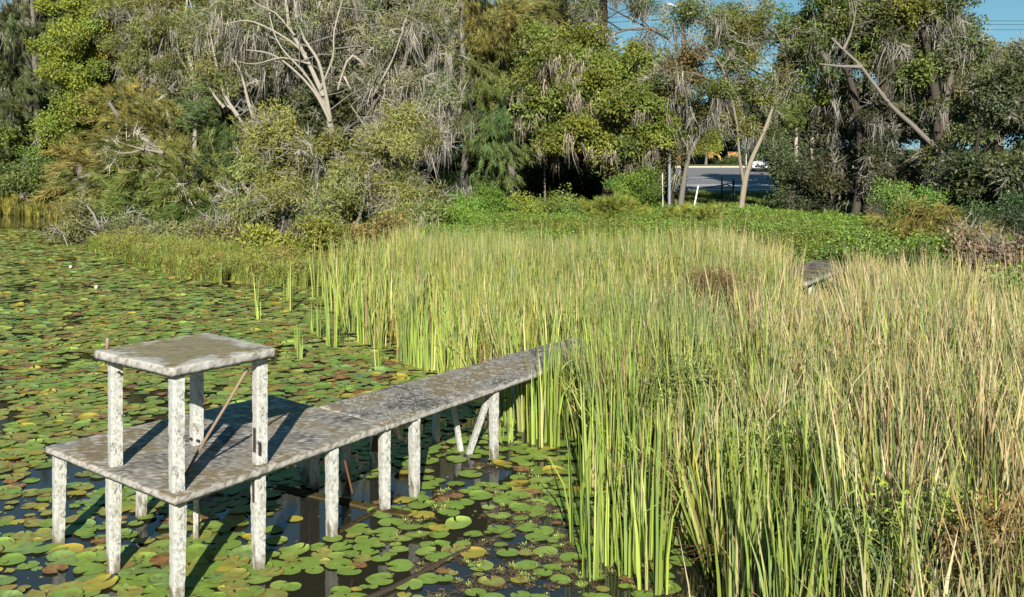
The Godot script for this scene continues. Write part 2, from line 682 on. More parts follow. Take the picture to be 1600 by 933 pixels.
func build_road() -> void:
	var g := Geo.new()
	var asphalt := Color(0.23, 0.23, 0.235)
	for k in 70:
		var d0 := 60.0 + k * 0.5
		var d1 := d0 + 0.5
		for i in 20:
			var x0 := -100.0 + i * 12.0
			var c := asphalt * (1.0 + 0.12 * noise.get_noise_2d(x0 * 2.0, d0 * 25.0))
			g.face(Vector3(x0, road_level(d0), -d0), Vector3(x0, road_level(d1), -d1), Vector3(x0 + 12, road_level(d1), -d1), Vector3(x0 + 12, road_level(d0), -d0), c)
	var road := structure("road", g.mesh(), M.asphalt)
	var white := Color(0.75, 0.75, 0.72)
	var line := func(d: float, wd: float, x0: float, x1: float, col: Color, skew := 0.0) -> void:
		var q := Geo.new()
		var n := 8
		for i in n:
			var a := lerpf(x0, x1, float(i) / n)
			var b := lerpf(x0, x1, float(i + 1) / n)
			var da := d + skew * (a - x0)
			var db := d + skew * (b - x0)
			q.face(Vector3(a, road_level(da) + 0.006, -da), Vector3(a, road_level(da + wd) + 0.006, -da - wd), Vector3(b, road_level(db + wd) + 0.006, -db - wd), Vector3(b, road_level(db) + 0.006, -db), col)
		part("lane_line", q.mesh(), M.flat, road)
	line.call(94.0, 0.25, -60, 80, Color(0.7, 0.66, 0.5))
	line.call(81.0, 0.22, -60, 80, white, -0.06)
	line.call(66.0, 0.22, 10, 60, white, 0.05)
	line.call(62.0, 0.3, -60, 60, white)
	for i in 10:
		line.call(73.0, 0.2, -40 + i * 9.0, -36 + i * 9.0, white)
	line.call(67.5, 0.22, 9, 60, white, -0.05)
	var kb := Geo.new()
	for i in 20:
		kb.box(Transform3D(Basis(), Vector3(-94.0 + i * 12.0, road_level(95.2) + 0.04, -95.2)), Vector3(11.98, 0.2, 0.4), Color(0.5, 0.46, 0.32), 0.03)
	structure("kerb", kb.mesh(), M.slab)
	var p := Geo.new()
	for i in 20:
		var y := land(0, 99.5) + 0.02
		p.face(Vector3(-104 + i * 12, y, -98.6), Vector3(-104 + i * 12, y, -100.4), Vector3(-92 + i * 12, y, -100.4), Vector3(-92 + i * 12, y, -98.6), Color(0.42, 0.4, 0.36))
	structure("pavement", p.mesh(), M.slab)

# ------------------------------------------------------------------ concrete
func post_mesh(h: float, w0: float, w1: float, sd: int, wet := true, worn := [1, 2]) -> ArrayMesh:   # square post, foot at y = 0
	var g := Geo.new()
	var rows := maxi(4, int(h / 0.035))
	var per := 16
	for j in rows + 1:
		var f := float(j) / rows
		var y := h * f
		var w := lerpf(w0, w1, smoothstep(0.0, 1.0, f)) * 0.65
		for i in per:
			var e := i / 4
			var u := (i % 4) / 4.0 * 2.0 - 1.0
			var q: Vector2 = [Vector2(u, -1), Vector2(1, u), Vector2(-u, 1), Vector2(-1, -u)][e]
			if i % 4 == 0:
				q *= 0.975
			var n := noise.get_noise_3d(q.x * 12.0 + sd * 37.0, y * 70.0, q.y * 12.0)
			var n2 := noise.get_noise_3d(q.x * 60.0 + sd * 17.0, y * 400.0, q.y * 60.0)
			q *= w * 0.5 * (1.0 + 0.04 * n + 0.035 * n2)
			if i % 4 == 0 and n2 > 0.15:
				q *= 0.94
			var c := Color(1, 1, 1) * (1.0 + 0.12 * n)
			if wet:
				c = c.lerp(Color(0.24, 0.175, 0.1), clampf(1.5 - (y - 0.5) * 10.0 + n * 3.0, 0, 1) * 0.9)
			c = c.lerp(Color(0.55, 0.52, 0.45), clampf(n * 1.4 + n2 * 1.8 - 0.3 + (0.5 if worn.has(e) else 0.0), 0, 1) * 0.7)
			g.vert(Vector3(q.x, y, q.y), c)
	for j in rows:
		for i in per:
			var a := j * per + i
			var b := j * per + (i + 1) % per
			g.quad(a, a + per, b + per, b)
	var top := g.vert(Vector3(0, h, 0), Color(0.8, 0.8, 0.8))
	for i in per:
		g.tri(top, rows * per + (i + 1) % per, rows * per + i)
	return g.mesh()

# A slab over the quad a b c d (top corners, going round), with worn edges.
func slab_mesh(a: Vector3, b: Vector3, c: Vector3, d: Vector3, thick: float, look: Callable, here: Vector3, round_corner := 0.0) -> ArrayMesh:
	var g := Geo.new()
	var cell := 0.03
	var nu := int(a.distance_to(b) / cell)
	var nv := int(b.distance_to(c) / cell)
	var at := func(u: float, v: float) -> Vector3:
		var p := a.lerp(b, u).lerp(d.lerp(c, u), v)
		if round_corner > 0.0:      # pull the corners in
			var su := absf(u - 0.5) * 2.0
			var sv := absf(v - 0.5) * 2.0
			var mid := (a + b + c + d) * 0.25
			p = p.lerp(mid, round_corner * pow(su, 8.0) * pow(sv, 8.0))
		return p
	for j in nv + 1:
		for i in nu + 1:
			var u := float(i) / nu
			var v := float(j) / nv
			var p: Vector3 = at.call(u, v)
			var edge := minf(minf(u, 1.0 - u) * nu, minf(v, 1.0 - v) * nv)
			var n := noise.get_noise_2d(p.x * 60.0, p.z * 60.0)
			var n2 := noise.get_noise_2d(p.x * 330.0, p.z * 330.0)
			var col: Color = look.call(p, edge * cell)
			p.y += 0.008 * n + 0.004 * n2
			if edge < 0.5:
				p.y -= 0.004 + 0.01 * maxf(0, n2)
				p.x += 0.01 * n2
				p.z += 0.01 * n
			g.vert(p - here, col)
	for j in nv:
		for i in nu:
			var q := j * (nu + 1) + i
			g.quad(q, q + 1, q + nu + 2, q + nu + 1)
	# rim going down, three rows, then the underside
	var rim := []
	for i in nu:
		rim.append(i)
	for j in nv:
		rim.append(j * (nu + 1) + nu)
	for i in nu:
		rim.append(nv * (nu + 1) + nu - i)
	for j in nv:
		rim.append((nv - j) * (nu + 1))
	var m := rim.size()
	var prev := []
	for i in m:
		prev.append(g.vert(g.v[rim[i]], g.c[rim[i]]))
	var ctr := (a + b + c + d) * 0.25 - here
	for r in 3:
		var row := []
		for i in m:
			var p: Vector3 = g.v[rim[i]]
			var n := noise.get_noise_3d(p.x * 300.0 + 9.0, r * 40.0, p.z * 300.0)
			var outw := Vector3(p.x - ctr.x, 0, p.z - ctr.z).normalized()
			var dn: float = [0.02, thick * 0.6, thick][r]
			var off: float = [0.006, 0.004, -0.006][r]
			var q := p + outw * (off + 0.004 * n) + Vector3(0, -dn + 0.003 * n * (1 if r else 0), 0)
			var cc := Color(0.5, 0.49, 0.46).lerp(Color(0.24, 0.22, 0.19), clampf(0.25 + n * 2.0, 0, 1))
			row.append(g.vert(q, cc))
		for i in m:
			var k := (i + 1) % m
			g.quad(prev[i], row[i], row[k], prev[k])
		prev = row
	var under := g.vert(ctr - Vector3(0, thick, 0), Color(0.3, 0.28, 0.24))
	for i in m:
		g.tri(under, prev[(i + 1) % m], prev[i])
	return g.mesh(true)

func deck_look(p: Vector3, edge: float) -> Color:
	# grey concrete with brown lichen, black algae and white scale
	var n := noise.get_noise_2d(p.x * 12.0, p.z * 12.0)
	var n2 := noise.get_noise_2d(p.x * 60.0 + 50.0, p.z * 85.0)
	var n3 := noise.get_noise_2d(p.x * 190.0, p.z * 330.0 + 90.0)
	var n4 := noise.get_noise_2d(p.x * 350.0 + 7.0, p.z * 350.0)
	var c := Color(0.33, 0.305, 0.26) * (1.0 + 0.5 * n4)
	c = c.lerp(Color(0.25, 0.195, 0.11) * (1.0 + 0.6 * n3), clampf(n * 5.0 + 0.45 + n2 * 1.0, 0, 1) * 0.85)
	c = c.lerp(Color(0.07, 0.066, 0.06), clampf(-n * 3.5 + n2 * 1.8 + n3 * 1.2 - 0.05, 0, 1) * 0.85)
	c = c.lerp(Color(0.56, 0.54, 0.48), clampf(n3 * 3.0 + n2 * 2.2 + n4 - 0.42 + 0.5 * exp(-edge * 12.0), 0, 1) * 0.85)
	return c

func dark_look(p: Vector3, edge: float) -> Color:
	return deck_look(p, edge).lerp(Color(0.14, 0.11, 0.08), clampf(0.25 + 1.5 * noise.get_noise_2d(p.x * 40.0, p.z * 40.0), 0, 1)) * 0.75

func top_look(p: Vector3, edge: float) -> Color:
	var n2 := noise.get_noise_2d(p.x * 60.0 + 50.0, p.z * 60.0)
	var n3 := noise.get_noise_2d(p.x * 250.0, p.z * 250.0 + 90.0)
	var c := Color(0.31, 0.27, 0.16) * (1.0 + 0.5 * n3 + 0.4 * n2)
	c = c.lerp(Color(0.15, 0.14, 0.12), clampf(n2 * 2.0 + n3 * 2.0, 0, 1) * 0.6)
	return c.lerp(Color(0.55, 0.54, 0.5), clampf(1.2 - edge * 11.0 + n2 * 3.0 + n3 * 2.0, 0, 1) * 0.85)

func build_pier() -> void:
	var L := Vector3(-4.46, 0.945, -9.48)
	var Fc := Vector3(-2.74, 0.945, -8.08)
	var Rc := Vector3(-1.31, 0.925, -10.28)
	var B := Vector3(-2.80, 0.93, -11.50)
	var yaw := atan2(1.40, 1.72)
	var turn := Basis(Vector3.UP, yaw)
	var o := thing("concrete_pier", "weathered grey concrete pier with lichen stained deck on white peeling posts over the lilies", "pier", Vector3(-2.8, 0, -10))
	part("platform_slab", slab_mesh(L, B, Rc, Fc, 0.072, deck_look, o.position), M.slab, o)
	var dirw := Vector3(0.552, -0.0055, -0.834)
	var W0 := Rc + dirw * 0.006
	var W1 := Vector3(-2.15, 0.925, -11.03) + dirw * 0.006
	var e0 := Vector3(1.62, 0.875, -14.78)
	var e1 := Vector3(0.93, 0.875, -15.27)
	part("walkway_slab", slab_mesh(W0, W1, e1, e0, 0.072, deck_look, o.position), M.slab, o)
	var i := 0
	var spec := [[-4.36, 9.52, 0.13, 0.165], [-3.57, 8.88, 0.125, 0.175], [-2.79, 8.24, 0.13, 0.175], [-2.285, 8.95, 0.13, 0.165], [-3.82, 10.2, 0.13, 0.15], [-1.76, 9.68, 0.125, 0.155], [-1.33, 10.38, 0.13, 0.15], [-1.06, 10.77, 0.13, 0.15], [-0.22, 12.05, 0.12, 0.14], [-2.2, 11.05, 0.13, 0.13], [-2.34, 11.25, 0.12, 0.12], [-1.9, 11.36, 0.13, 0.13], [-1.62, 11.72, 0.13, 0.13], [-0.97, 12.72, 0.12, 0.12], [0.05, 13.9, 0.12, 0.13], [1.3, 14.42, 0.13, 0.14], [0.85, 14.95, 0.13, 0.13]]
	for s in spec:
		var p := part("support_post", post_mesh(0.5 + 0.88 - (0.06 if i > 7 else 0.02), s[2], s[3], i + 3), M.paint, o)
		p.position = Vector3(s[0], -0.5, -s[1]) - o.position
		p.basis = turn * Basis(Vector3(1, 0, 0), R(-0.012, 0.012)) * Basis(Vector3(0, 0, 1), R(-0.012, 0.012))
		i += 1
	var thin := part("rusted_pipe_post", post_mesh(1.33, 0.07, 0.08, 77), M.paint, o)
	thin.position = Vector3(-3.06, -0.5, -9.62) - o.position
	# the two slanted braces that meet at the water
	for s in [[Vector3(-0.78, 0.8, -12.5), 0.085], [Vector3(-0.27, 0.8, -12.12), 0.1]]:
		var foot := Vector3(-0.6, -0.2, -12.34)
		var top: Vector3 = s[0]
		var m := part("slanted_brace", post_mesh(foot.distance_to(top), s[1], s[1], 40 + int(s[1] * 100), false), M.paint, o)
		m.position = foot - o.position
		m.basis = along(top - foot, 0.4)
	var br := Geo.new()
	br.box(Transform3D(along(Vector3(0.16, 1, -0.1), 0.5), Vector3(-1.48, 0.62, -10.95) - o.position), Vector3(0.1, 0.36, 0.05), Color(0.2, 0.1, 0.05), 0.012)
	part("broken_brace_board", br.mesh(), M.wood, o)
	var bar := Geo.new()
	bar.tube([Vector3(-1.63, 0.75, -9.66) - o.position, Vector3(-1.56, 0.42, -9.7) - o.position], [0.012, 0.012], 6, Color(0.14, 0.065, 0.035), Color(0.14, 0.065, 0.035))
	part("bent_rebar", bar.mesh(true), M.rust, o)
	# the square stand at its end
	var legs := [Vector3(-3.56, 0, -8.9), Vector3(-2.79, 0, -8.25), Vector3(-2.28, 0, -8.97), Vector3(-3.03, 0, -9.53)]
	var t := thing("concrete_stand", "square table like white concrete stand with four posts on the end of the pier", "stand", Vector3(-2.92, 0.935, -8.9))
	for k in 4:
		var p := part("leg", post_mesh(0.975, 0.16, 0.16, 60 + k, false), M.paint, t)
		p.position = legs[k] + Vector3(0, 0.945, 0) - t.position
		p.basis = turn
	var cs := [Vector3(-3.72, 2.0, -8.82), Vector3(-2.97, 2.0, -9.66), Vector3(-2.12, 2.0, -8.92), Vector3(-2.78, 2.0, -8.1)]
	part("top_slab", slab_mesh(cs[0], cs[1], cs[2], cs[3], 0.085, top_look, t.position, 0.015), M.slab, t)
	var pin := Geo.new()
	pin.tube([Vector3(-3.61, 1.98, -8.84) - t.position, Vector3(-3.605, 2.1, -8.84) - t.position], [0.016, 0.018], 7, Color(0.22, 0.12, 0.07), Color(0.32, 0.26, 0.22))
	part("rusty_pin", pin.mesh(true), M.rust, t)
	for q in [[Vector3(-2.31, 1.18, -8.878), 0.22, 0.012], [Vector3(-2.262, 1.1, -8.88), 0.12, 0.016]]:
		var cr := Geo.new()
		cr.box(Transform3D(turn, q[0] - t.position), Vector3(q[2], q[1], 0.02), Color(0.05, 0.035, 0.025), 0.003)
		part("exposed_rebar", cr.mesh(), M.rust, t)
	var cr2 := Geo.new()
	cr2.box(Transform3D(turn, Vector3(-2.315, 0.72, -8.875) - o.position), Vector3(0.014, 0.2, 0.02), Color(0.05, 0.035, 0.025), 0.003)
	part("exposed_rebar", cr2.mesh(), M.rust, o)
	for q in [Vector3(-3.49, 1.8, -8.81), Vector3(-2.998, 1.0, -9.46), Vector3(-3.06, 1.02, -9.45)]:
		var bolt := Geo.new()
		bolt.box(Transform3D(turn, q - t.position), Vector3(0.025, 0.025, 0.03), Color(0.05, 0.035, 0.025), 0.006)
		part("bolt_hole", bolt.mesh(), M.rust, t)
	var pipe := Geo.new()
	var pa := Vector3(-2.36, 1.83, -8.86)
	var pb := Vector3(-2.84, 0.945, -8.6)
	pipe.tube([pa, pa.lerp(pb, 0.35) + Vector3(0.006, 0.008, 0), pa.lerp(pb, 0.7) + Vector3(-0.004, 0.004, 0), pb], [0.013, 0.014, 0.014, 0.013], 7, Color(0.3, 0.235, 0.16), Color(0.2, 0.13, 0.085))
	var po := part("leaning_pipe", pipe.mesh(true), M.rust)
	tag(po, "thin rusty tan pipe leaning between the stand's right post and the deck", "pipe")
	# the far pieces of the same walkway, broken off and overgrown
	var f := thing("broken_pier_section", "dark worn slab of the old walkway showing above cattails near the bank", "pier", Vector3(7.4, 0, -24.5))
	part("deck_slab", slab_mesh(Vector3(6.45, 0.86, -21.7), Vector3(5.6, 0.86, -22.3), Vector3(7.9, 0.87, -25.9), Vector3(8.8, 0.87, -25.3), 0.12, dark_look, f.position), M.slab, f)
	for q in [Vector3(6.7, -0.5, -22.3), Vector3(7.6, -0.5, -23.6), Vector3(6.2, -0.5, -22.9), Vector3(8.3, -0.5, -24.8)]:
		var p := part("support_post", post_mesh(1.25, 0.22, 0.24, int(q.x * 10)), M.paint, f)
		p.position = q - f.position
	var s2 := thing("sunken_pier_slab", "small pale piece of broken walkway slab sunk among the tall cattails", "pier", Vector3(3.7, 0, -18.3))
	part("deck_slab", slab_mesh(Vector3(3.4, 0.7, -17.2), Vector3(2.5, 0.74, -17.75), Vector3(3.5, 0.9, -19.2), Vector3(4.4, 0.88, -18.6), 0.11, deck_look, s2.position), M.slab, s2)
	for q in [Vector3(3.9, -0.5, -18.3), Vector3(3.1, -0.5, -17.8)]:
		var p := part("support_post", post_mesh(1.26, 0.15, 0.16, int(q.x * 10)), M.paint, s2)
		p.position = q - s2.position

func build_sunken() -> void:
	for s in [[G(432, 762, 0), G(640, 806, 0), 0.14, "yellowish waterlogged plank lying under the walkway between the posts", Color(0.12, 0.095, 0.04)],
			[G(520, 838, 0), G(625, 775, 0), 0.07, "thin sunken plank running towards the third walkway post", Color(0.08, 0.062, 0.035)]]:
		var a: Vector3 = s[0]
		var b: Vector3 = s[1]
		var g := Geo.new()
		var mid := (a + b) * 0.5
		var t := Transform3D(Basis(Vector3.UP, atan2(-(b - a).z, (b - a).x)), Vector3(0, 0.0, 0))
		for k in 12:
			var l := a.distance_to(b) / 12.0
			g.box(t * Transform3D(Basis(), Vector3(-a.distance_to(b) * 0.5 + (k + 0.5) * l, R(-0.004, 0.004), R(-0.006, 0.006))), Vector3(l + 0.004, 0.035 + R(0, 0.006), s[2] * R(0.9, 1.05)), s[4] * R(0.8, 1.2), 0.008)
		var o := part("sunken_plank", g.mesh(), M.wood)
		o.position = mid
		tag(o, s[3], "plank")
	var g := Geo.new()
	var a := G(555, 945, 0)
	var b := G(880, 790, 0)
	var pts := []
	var rad := []
	for k in 15:
		var f := k / 14.0
		pts.append(a.lerp(b, f) - a + Vector3(0.02 * sin(f * 9.0), 0.012 - 0.012 * f, 0.02 * sin(f * 13.0)))
		rad.append(0.03 * (1.0 - 0.6 * f) * R(0.9, 1.1))
	g.tube(pts, rad, 8, Color(0.07, 0.055, 0.04), Color(0.1, 0.08, 0.05))
	var pole := part("sunken_branch", g.mesh(true), M.bark, self, a)
	tag(pole, "long dark branch afloat across the open water at the bottom", "branch")

# ------------------------------------------------------------------ lily pads
func pad_mesh(cls: int, sd: int) -> ArrayMesh:
	var g := Geo.new()
	var per := 26
	var notch := R(0.1, 0.24)
	var turn := R(0, TAU)
	var curl := R(-0.01, 0.06) if rng.randf() < 0.6 else R(0.07, 0.15)
	var wav := R(0.005, 0.03)
	var ox := sd * 13.7
	var base: Color = [Color(0.13, 0.205, 0.035), Color(0.165, 0.235, 0.05), Color(0.17, 0.195, 0.046), Color(0.22, 0.22, 0.035), Color(0.2, 0.12, 0.04), Color(0.125, 0.19, 0.055)][cls]
	var spot: Color = [Color(0.12, 0.13, 0.02), Color(0.2, 0.19, 0.03), Color(0.19, 0.11, 0.03), Color(0.3, 0.19, 0.025), Color(0.1, 0.045, 0.02), Color(0.07, 0.1, 0.03)][cls]
	var amount: float = [-0.26, -0.32, -0.08, 0.0, 0.05, -0.22][cls]
	var ctr := g.vert(Vector3(0, 0.006, 0), base * 1.15)
	var rows := []
	for r in 3:
		var row := []
		for i in per + 1:
			var f := float(i) / per
			var a := lerpf(notch, TAU - notch, f)
			if r == 0:
				a = lerpf(notch * 0.5, TAU - notch * 0.5, f)
			var fr: float = [0.4, 0.78, 1.0][r]
			var lobe := 1.0 - 0.12 * pow(absf(f * 2.0 - 1.0), 10.0)
			var rr: float = fr * 0.5 * lobe * (1.0 + 0.035 * sin(a * 3.0 + sd) + (0.025 * sin(a * 7.0 + sd * 2.0) if r == 2 else 0.0))
			var y: float = 0.006 + [0.0, 0.003, 0.0][r] + wav * fr * fr * sin(a * 2.0 + sd * 1.7) * 0.5
			if r == 2:
				y += maxf(0.0, curl * (0.3 + sin(a + turn)) * 0.6)
			var n := noise.get_noise_2d(cos(a) * rr * 60.0 + ox, sin(a) * rr * 60.0)
			var k: float = 1.0 + (0.07 if i % 2 else -0.06) * (1.0 if r else 0.5)
			var c := base * k
			c = c.lerp(spot, clampf(n * 3.0 + amount * 3.0 + (0.45 if r == 2 else 0.0), 0, 1))
			row.append(g.vert(Vector3(cos(a) * rr, y, sin(a) * rr), c))
		rows.append(row)
	for i in per:
		g.tri(ctr, rows[0][i], rows[0][i + 1])
		for r in 2:
			g.quad(rows[r][i], rows[r + 1][i], rows[r + 1][i + 1], rows[r][i + 1])
	return g.mesh(true)

const BARE := [   # open places in the cover: x, depth, radius, how much stays
	[-2.1, 10.4, 0.75, 0.02], [-1.6, 10.9, 0.6, 0.05], [-5.3, 12.6, 0.6, 0.12], [-4.6, 8.9, 0.4, 0.12], [-0.9, 8.5, 0.65, 0.12], [-0.3, 9.2, 0.7, 0.2], [0.4, 9.2, 0.9, 0.16], [0.1, 8.4, 0.7, 0.1], [0.6, 10.4, 0.7, 0.3], [-0.1, 10.3, 0.4, 0.35], [-2.3, 9.75, 0.5, 0.1],
	[-3.55, 9.9, 0.55, 0.12], [-4.35, 10.2, 0.35, 0.25], [-4.9, 11.5, 0.75, 0.12], [-4.2, 9.4, 0.35, 0.2], [-5.0, 10.4, 0.6, 0.15], [-3.9, 13.2, 0.7, 0.3], [-5.0, 14.0, 0.6, 0.3], [-3.0, 15.0, 0.6, 0.35], [-1.9, 15.5, 0.7, 0.3], [-2.9, 11.9, 0.6, 0.4], [0.3, 12.6, 0.7, 0.25], [0.2, 13.6, 0.9, 0.1]]

func reed_edge(d: float) -> float:      # left limit of the cattails
	var t := [[-30.0, 0.9], [8.4, 1.0], [10.3, 1.05], [12.9, 0.95], [13.2, 0.5], [13.6, 0.3], [14.6, -0.1], [16.0, -0.9], [17.1, -1.65], [19.0, -2.7], [21.0, -3.7], [23.6, -4.6], [26.0, -5.2], [30.0, -5.5]]
	for i in t.size() - 1:
		if d < t[i + 1][0]:
			return lerpf(t[i][1], t[i + 1][1], (d - t[i][0]) / (t[i + 1][0] - t[i][0]))
	return -5.5

var ranks := {}
const RANK := ["nearest", "second nearest", "third nearest", "fourth nearest", "fifth nearest", "sixth nearest", "seventh nearest", "eighth nearest", "ninth nearest", "tenth nearest", "eleventh nearest", "twelfth nearest", "thirteenth nearest", "fourteenth nearest", "fifteenth nearest", "sixteenth nearest", "seventeenth nearest", "eighteenth nearest"]
func rank(o: Node, what: String, mark: Array, category: String, group: String) -> void:     # remembered, then told apart by how near each stands to its landmark
	var key := what + "|" + str(mark[2])
	if not ranks.has(key):
		ranks[key] = []
	ranks[key].append([Vector2(o.position.x - mark[0], -o.position.z - mark[1]).length(), o, what, mark[2], category, group])

func give_labels() -> void:
	for key in ranks:
		var row: Array = ranks[key]
		row.sort_custom(func(a, b): return a[0] < b[0])
		for i in row.size():
			var q: Array = row[i]
			tag(q[1], "%s, %s%s" % [q[2], "" if row.size() == 1 and i > 0 else (RANK[mini(i, 17)] + (" to " if row.size() == 1 else " such to ")), q[3]], q[4], q[5])

func near_what(x: float, d: float) -> Array:
	var marks := [[-4.4, 9.5, "the pier's left corner"], [-3.57, 8.9, "the left front post"], [-2.79, 8.2, "the pier's front corner"], [-2.3, 8.9, "the stand's right post"], [-1.76, 9.7, "the first walkway post"], [-1.33, 10.4, "the second walkway post"], [-1.06, 10.8, "the third walkway post"], [-0.22, 12.0, "the slanted braces"], [0.5, 12.6, "the walkway's cattail tuft"], [0.2, 9.2, "the bottom dark water"], [0.8, 10.2, "the edge of the tall cattails"], [-2.3, 11.0, "the walkway's shaded underside"], [-4.9, 8.7, "the picture's lower left corner"], [-5.2, 11.2, "the gap left of pier"], [-4.0, 12.2, "the water behind the stand"], [-2.3, 13.0, "the walkway's far left edge"], [-5.8, 15.5, "the picture's left edge"], [-1.4, 8.6, "the sunken branch's lower end"], [-2.0, 7.9, "the picture's bottom edge"]]
	var best := INF
	var s := []
	for m in marks:
		var q := Vector2(m[0] - x, m[1] - d).length()
		if q < best:
			best = q
			s = m
	return s

func build_pads() -> void:
	rng.seed = 404
	var meshes := []
	for cls in 6:
		var row := []
		for k in 6:
			row.append(pad_mesh(cls, cls * 7 + k + 1))
		meshes.append(row)
	var cell := {}
	var pads := []
	for i in 80000:
		var d := 5.6 * pow(62.0 / 5.6, pow(rng.randf(), 0.62))
		var lo := -0.53 * d - 1.0
		var hi := reed_edge(d) + R(-0.2, 0.7)
		if d > 27.0:
			hi = minf(hi, -8.0 - (d - 29.0) * 0.85)
		var x := R(lo, maxf(lo + 0.5, hi))
		if x > hi or d > shore(x) - 0.2:
			continue
		if d > 46.0 and x < -21.0:
			continue
		var gap := noise.get_noise_2d(x * 9.0, d * 9.0) + 0.5 * noise.get_noise_2d(x * 28.0 + 40.0, d * 28.0)
		var keep := 1.0 if gap > -0.33 else 0.04
		if d > 13.0:
			keep = 1.0 if gap > -0.25 else 0.08
		for b in BARE:
			if Vector2(x - b[0], d - b[1]).length() < b[2] * (1.0 + 0.35 * noise.get_noise_2d(x * 30.0, d * 30.0)):
				keep = minf(keep, b[3])
		if x > 0.1 and d < 12.5 and x > reed_edge(d) - 0.9:
			keep = minf(keep, 0.45)
		if rng.randf() > keep:
			continue
		var right := smoothstep(-3.0, -1.0, x) * (1.0 - smoothstep(13.0, 15.0, d))
		var s := R(0.15, 0.31) if right > 0.5 else R(0.17, 0.33)
		if rng.randf() < 0.1:
			s = R(0.1, 0.17)
		if keep < 0.2:
			s = R(0.09, 0.26)
		var key := Vector2i(int(floor(x / 0.4)), int(floor(d / 0.4)))
		var clash := false
		for ky in 9:
			for q in cell.get(key + Vector2i(ky % 3 - 1, ky / 3 - 1), []):
				if Vector2(q[0] - x, q[1] - d).length() < (q[2] + s) * (0.265 if right < 0.5 else 0.35):
					clash = true
					break
			if clash:
				break
		if clash:
			continue
		if not cell.has(key):
			cell[key] = []
		cell[key].append([x, d, s])
		var cls := 0
		var z := rng.randf()
		var patch := noise.get_noise_2d(x * 4.0 + 80.0, d * 4.0)
		if right > 0.5:
			cls = 0 if z < 0.62 else (1 if z < 0.8 else (2 if z < 0.88 else (3 if z < 0.95 else 4)))
		elif patch > 0.1:
			cls = 2 if z < 0.45 else (3 if z < 0.53 else (4 if z < 0.58 else (0 if z < 0.82 else 1)))
		else:
			cls = 5 if z < 0.22 else (0 if z < 0.45 else (2 if z < 0.72 else (1 if z < 0.85 else (3 if z < 0.92 else 4))))
		pads.append([x, d, s, cls, rng.randi() % 6, 0.0])
	# the ones that show largest become things of their own
	for p in pads:
		var px: float = 800.0 + LENS * p[0] / p[1]
		var py: float = HORIZON + LENS * EYE / p[1]
		if px > 0.0 and px < 1180.0 and py < 940.0:
			p[5] = p[2] / (p[1] * p[1])
	pads.sort_custom(func(a, b): return a[5] > b[5])
	var rest := []
	for k in 36:
		rest.append(Inst.new())
	var colour := ["fresh green", "pale green", "olive green", "yellow blotched", "reddish brown", "dull blue green"]
	var count := {}
	for i in pads.size():
		var p: Array = pads[i]
		var tilt := Basis(Vector3(cos(i * 1.7), 0, sin(i * 1.7)), R(0.0, 0.05))
		var bs := (tilt * Basis(Vector3.UP, R(0, TAU))).scaled(Vector3(p[2], p[2] * R(0.7, 1.4), p[2] * R(0.88, 1.0)))
		var at := Vector3(p[0], R(0.003, 0.016), -p[1])
		if i < 300:
			var o := MeshInstance3D.new()
			o.name = numbered("lily_pad")
			o.mesh = meshes[p[3]][p[4]]
			o.material_override = M.pad
			add_child(o, true)
			o.transform = Transform3D(bs, at)
			var size := "small" if p[2] < 0.2 else ("medium" if p[2] < 0.28 else "large")
			rank(o, "%s %s lily pad" % [size, colour[p[3]]], near_what(p[0], p[1]), "lily pad", "lily pads floating on the pond")
		else:
			var k := R(0.8, 1.15)
			rest[p[3] * 6 + p[4]].add(Transform3D(bs, at), Color(k * R(0.95, 1.08), k, k * R(0.9, 1.1)), 1.0)
	var whole := Node3D.new()
	whole.name = numbered("lily_pad_cover")
	add_child(whole, true)
	whole.set_meta("kind", "stuff")
	tag(whole, "smaller and farther lily pads covering the pond in green and brown", "lily pads")
	for k in 36:
		if rest[k].n:
			scatter("pads", meshes[k / 6][k % 6], M.pad, rest[k], whole)
	print("pads ", pads.size())
	# a few white lily flowers
	for f in [G(110, 419, 0.02), G(150, 451, 0.02)]:
		var g := Geo.new()
		for ring in 2:
			for q in 8:
				var a := TAU * (q + ring * 0.5) / 8.0
				var out := Vector3(cos(a), 0, sin(a))
				var up := 0.05 + 0.04 * ring
				strip(g, [out * 0.01, out * 0.035 + Vector3(0, up * 0.5, 0), out * (0.06 - 0.02 * ring) + Vector3(0, up, 0)], 0.045, out.cross(Vector3.UP), Color(0.8, 0.78, 0.7), Color(0.8, 0.8, 0.78))
		var o := part("water_lily_flower", g.mesh(), M.flat, self, f)
		var w: String = {110: "the farther of two", 150: "the nearer of two"}[int(round(800.0 + LENS * f.x / -f.z))]
		tag(o, "small white water lily flower open among the far left pads, %s" % w, "flower", "white lily flowers")
	# tiny floating sprouts and litter on the open water
	var bit := Geo.new()
	for q in 7:
		var a := TAU * q / 7.0
		var p := Vector3(cos(a), 0, sin(a)) * R(0.005, 0.03)
		strip(bit, [p, p + Vector3(cos(a), R(0.3, 1.2), sin(a)) * 0.02, p + Vector3(cos(a), R(0.1, 0.8), sin(a)) * 0.045], 0.016, Vector3(-sin(a), 0, cos(a)), Color(1, 1, 1), Color(1.2, 1.2, 1))
	var flake := Geo.new()
	for q in 6:
		var p := Vector3(R(-0.05, 0.05), R(0.002, 0.006), R(-0.05, 0.05))
		var a := R(0, TAU)
		var k := R(0.6, 1.4)
		strip(flake, [p, p + Vector3(cos(a), R(-0.05, 0.15), sin(a)) * R(0.01, 0.03), p + Vector3(cos(a), 0, sin(a)) * R(0.03, 0.06)], R(0.008, 0.02), Vector3(-sin(a), 0, cos(a)), Color(k, k, k), Color(k, k, k))
	var green := Inst.new()
	var brown := Inst.new()
